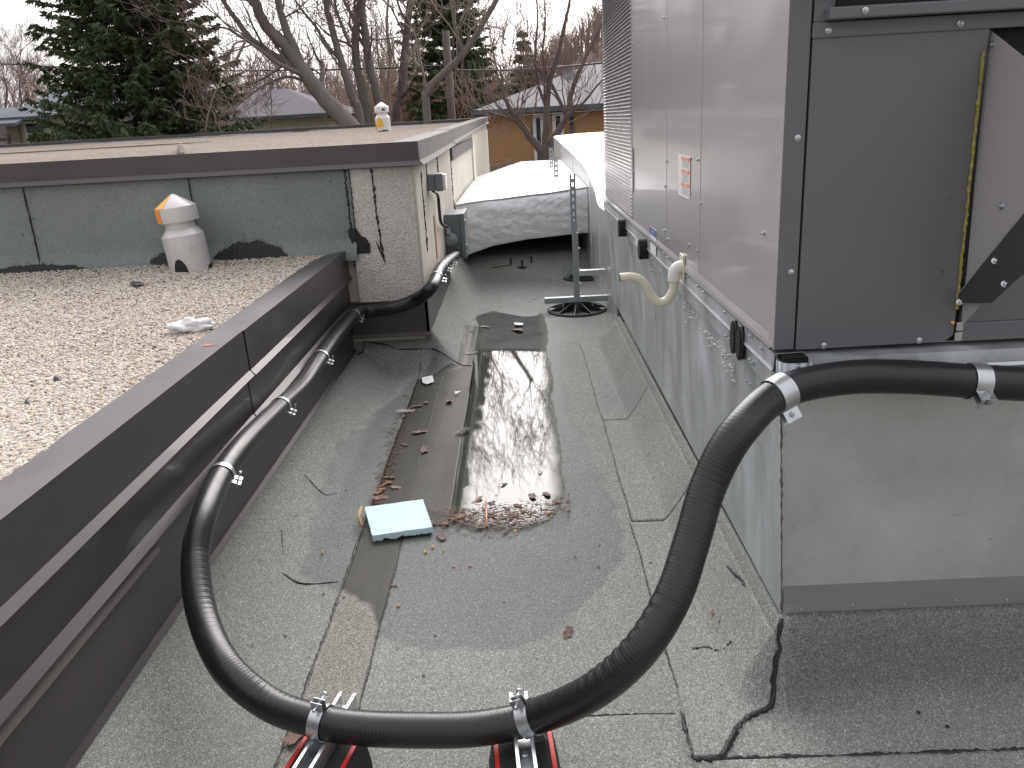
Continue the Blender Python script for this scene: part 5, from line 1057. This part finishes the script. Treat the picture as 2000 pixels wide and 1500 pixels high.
bare_tree('maple_tree', 'bare trunk rising left of the thick twin trunks behind the vent', [(down(Q(D + 1, (706, 250), (690, 195), (670, 130), (655, 80), (645, 40), (636, 0), (640, -120), (620, -260))), .115, .05), (Q(D + 1, (668, 120), (640, 90), (615, 50), (590, 20), (570, -10)), .05, .02), (Q(D + 1, (683, 85), (668, 50), (655, 10), (650, -60)), .05, .02)], 2, spawn=7, tl=1.4)
bare_tree('maple_tree', 'thick pale double trunk right behind the far pipe vent', [(down(Q(D + 2, (722, 250), (710, 190), (698, 130), (694, 70), (702, 20), (700, -60), (690, -200))), .125, .07), (down(Q(D + 2, (746, 250), (738, 190), (722, 130), (714, 70), (708, 10), (725, -80), (760, -220))), .13, .07), (Q(D + 2, (716, 95), (700, 72), (688, 58), (680, 44)), .06, .035)], 3, spawn=7, tl=1.4)
bare_tree('maple_tree', 'single dark straight bare trunk right of the far pipe vent', [(down(Q(D + 3, (777, 250), (783, 190), (788, 130), (795, 60), (802, 0), (810, -90), (800, -240))), .14, .06)], 4, spawn=9, tl=1.7, mat='bark_dark')
bare_tree('leaning_tree', 'bare tree with a long limb slanting up to the right', [(down(Q(17, (835, 240), (837, 178), (870, 140), (905, 105), (935, 60), (968, 0), (1000, -70))), .085, .045), (Q(17, (905, 105), (890, 60), (880, 0), (860, -80)), .04, .02)], 5, spawn=9, tl=1.3, lvl=3, twig='twig_pale')
D = 16
bare_tree('crabapple_tree', 'spreading bare tree with twisted dark trunk in front of the brick house', [
    (down(Q(D, (1062, 318), (1058, 298), (1035, 268), (1012, 236), (996, 212), (985, 185), (978, 140))), .105, .02), (Q(D, (1063, 312), (1066, 260), (1068, 210), (1073, 161), (1087, 117), (1103, 47), (1112, 0), (1115, -70)), .075, .015),
    (Q(D, (1068, 305), (1085, 265), (1108, 224), (1117, 178), (1135, 130), (1166, 68), (1190, 10)), .075, .015), (Q(D, (1108, 226), (1140, 200), (1168, 165), (1195, 140)), .03, .01), (Q(D, (1068, 215), (1050, 160), (1045, 100), (1050, 30), (1040, -60)), .03, .01), (Q(D, (1072, 165), (1060, 110), (1065, 40), (1060, -40)), .025, .01),
    (Q(D, (1103, 220), (1085, 180), (1070, 150)), .04, .02), (Q(D, (1010, 235), (975, 225), (945, 215)), .03, .012)], 6, mat='bark_dark', spawn=8, lvl=2, kids=4, tl=.8, upw=.5, minr=.005)
bare_tree('birch_tree', 'slim pale bare tree left of the straight dark trunk', [(down(Q(26, (765, 250), (760, 180), (762, 110), (755, 40), (765, -40))), .07, .03), (down(Q(26, (770, 250), (752, 170), (740, 120), (735, 60))), .06, .02)], 7, mat='twig_pale', twig='twig_pale', spawn=8, tl=1.3)
p0 = ony(-30, 235, 26); bare_tree('bare_tree', 'thin bare tree behind the left house', [(down(Q(40, (40, 250), (42, 200), (38, 160), (45, 120))), .07, .02), (down(Q(40, (15, 250), (14, 180), (5, 140))), .08, .02)], 8, twig='twig_brown', spawn=10, tl=1.6, kids=5)
# long drooping dead branch hanging before the spruce
bare_tree('bare_tree', 'pale drooping leafless branch hanging in front of the big spruce', [(down(Q(19, (470, 250), (460, 120), (480, 78), (475, 80), (455, 90), (440, 140), (420, 180), (405, 230), (402, 255)))[2:], .03, .01)], 11, mat='twig_pale', twig='twig_pale', spawn=6, lvl=2, kids=3, tl=.5, upw=-.6, cat='branch')
def spruce(label, x, y, zb, ht, rad, seed, nwh=42, nb=9, spr=26, zlow=0., name='spruce_tree'):
    r = np.random.default_rng(seed); t = thing(name, label, 'spruce', (x, y, zb)); tb = TB(); tb.seg([(x, y, zb), (x, y, zb + ht*.5), (x, y, zb + ht)], [rad*.07, rad*.045, .02], 8)
    A_, B_, Cc = [], [], []
    for wv in range(nwh):
        f = (wv + r.uniform(-.3, .3))/nwh; z = zb + zlow + (ht - zlow)*f; R = rad*(1 - f)**.8*(1 if f > .06 else .8)
        for k in range(nb):
            a = 2*PI*(k + r.uniform(-.4, .4))/nb + wv*.7; L2 = R*r.uniform(.72, 1.15); d = np.array([math.cos(a), math.sin(a), 0]); n = 7; pts = []
            for i in range(n): u = i/(n - 1); pts.append(np.array([x, y, z]) + d*L2*u + np.array([0, 0, -.30*L2*u**1.0*(.6 + .4*f) + .24*L2*u**2.6]))
            pts = np.array(pts); tb.seg(pts, np.linspace(.03*(1 - f) + .008, .005, n), 3)
            side = np.array([-d[1], d[0], 0])
            for s_ in range(spr):
                u = r.uniform(.12, 1.0)**.8; q = u*(n - 1); i = min(int(q), n - 2); p = pts[i] + (pts[i + 1] - pts[i])*(q - i); sg = r.choice([-1, 1])
                ln = (.14 + .50*(1 - u)*min(1, L2/2.2))*r.uniform(.6, 1.3); dd = side*sg*r.uniform(.5, 1.1) + d*r.uniform(.35, .9) + np.array([0, 0, -r.uniform(.05, .6)]); dd /= np.linalg.norm(dd)
                m = 5
                for j in range(m):
                    c0 = p + dd*ln*j/m; e = dd + r.normal(0, .45, 3) + np.array([0, 0, -.15]); e /= np.linalg.norm(e); wv_ = np.cross(e, r.normal(0, 1, 3)); wv_ /= np.linalg.norm(wv_) + 1e-9; l = r.uniform(.09, .20); w3 = r.uniform(.024, .05)
                    A_.append(c0 - wv_*w3); B_.append(c0 + e*l); Cc.append(c0 + wv_*w3)
    V = np.stack([A_, B_, Cc], 1).reshape(-1, 3); npmesh('foliage', V, np.arange(len(V)).reshape(-1, 3), 'needles', t, smooth=False); tb.build('trunk', 'bark_dark', t); return t
sx_ = ony(262, 100, 22)
spruce('huge dark green spruce filling the sky at left behind the upper roof', sx_.x, 22, GZ, 13.5, 3.45, 1, nwh=54, nb=12, spr=46, zlow=1.6)
q_ = ony(860, 100, 30); spruce('tall dark spruce behind the bare trunks near the centre', q_.x + .2, 30, GZ, 13.5, 2.5, 2, nwh=46, nb=11, spr=32, zlow=1)
q_ = ony(1022, 100, 36); spruce('smaller spruce behind the left end of the brick house', q_.x, 36, GZ, 8.0, 1.5, 3, nwh=30, nb=8, spr=12, zlow=1)
q_ = ony(905, 150, 40); spruce('wide spruce far behind the leaning limb', q_.x + .3, 40, GZ, 9.5, 2.8, 4, nwh=32, nb=10, spr=26, zlow=1)
# brush and far woods
def woods(nm, n, x0, x1, y0, y1, hmin, hmax, mat, seed, twn=26, zf=None, label='', rr0=.035):
    r = np.random.default_rng(seed); tb = TB()
    for _ in range(n):
        x, y = r.uniform(x0, x1), r.uniform(y0, y1); z = GZ if zf is None else zf(x, y); h = r.uniform(hmin, hmax); ln = r.normal(0, .05, 2)
        P = np.array([[x, y, z], [x + ln[0]*h, y, z + h*.5], [x + ln[0]*h*2.2, y + ln[1]*h, z + h]]); tb.seg(P, [rr0*2, rr0*1.2, .008], 3)
        for k in range(twn):
            t = r.uniform(.15, .98); p = P[0] + (P[2] - P[0])*t; L2 = h*.30*(1.1 - t)*r.uniform(.5, 1.2) + .3; a = r.uniform(0, 6.28); d = np.array([math.cos(a)*.6, math.sin(a)*.6, r.uniform(.5, 1.3)]); m = p + d*L2*.5 + r.normal(0, .08, 3); e = m + d*L2*.5 + r.normal(0, .15, 3)
            tb.seg([p, m, e], [rr0*.45, rr0*.35, rr0*.15], 3)
            for q in range(3): g = m + (e - m)*r.uniform(0, 1); tb.seg([g, g + (d + r.normal(0, .5, 3))*L2*.4], [rr0*.28, rr0*.12], 3)
    tb.build(nm, mat, None, kind='stuff', label=label)
woods('far_woods', 760, -48, 3, 44, 64, 5.5, 9.5, 'twig_brown', 1, 22, label='thicket of bare trees beyond the houses', rr0=.055)
woods('brush', 80, -5.4, -2.4, 28, 34, 3.6, 6.5, 'twig_orange', 2, 26, label='orange brown brush behind the trunks', rr0=.032)
woods('brush', 190, -15, 1.5, 34, 43, 4.5, 6.5, 'twig_brown', 4, 26, label='grey brown brush behind the violet roof', rr0=.035)
zh = lambda x, y: GZ + 15*float(smooth01(np.array((x + 9)/26)))*float(smooth01(np.array((y - 85)/22))) - .3
woods('hill_woods', 700, -8, 40, 80, 125, 3.5, 5.5, 'twig_brown', 3, 16, zh, 'bare woods covering the hillside', .08)
# utility pole and wires
p = ony(877, 150, 24); up_ = thing('utility_pole', 'dark wooden utility pole behind the bare trees', 'utility pole', (p.x, 24, GZ)); MB().tube([(p.x, 24, GZ), (p.x, 24, ony(875, 60, 24).z)], [.13, .10], 10).build('pole', 'bark_dark', up_, smooth=True)
for (x0, y0, D0, x1, y1, D1, lb) in ((-60, 120, 30, 877, 128, 24, 'long sagging overhead wire crossing behind the trees left of the pole'), (877, 136, 24, 1260, 112, 17, 'thick overhead wire running right from the pole above the brick house'), (940, 228, 19, 1260, 206, 17, 'thin service wire passing the brick house eaves')):
    a, b_ = ony(x0, y0, D0), ony(x1, y1, D1); P = [a.lerp(b_, k/20) - Vector((0, 0, .35*4*(k/20)*(1 - k/20)*(a - b_).length/30)) for k in range(21)]
    tag(MB().tube(P, .012 if 'thin' in lb else .02, 6).build('overhead_wire', 'black_plastic', smooth=True), lb, 'wire')
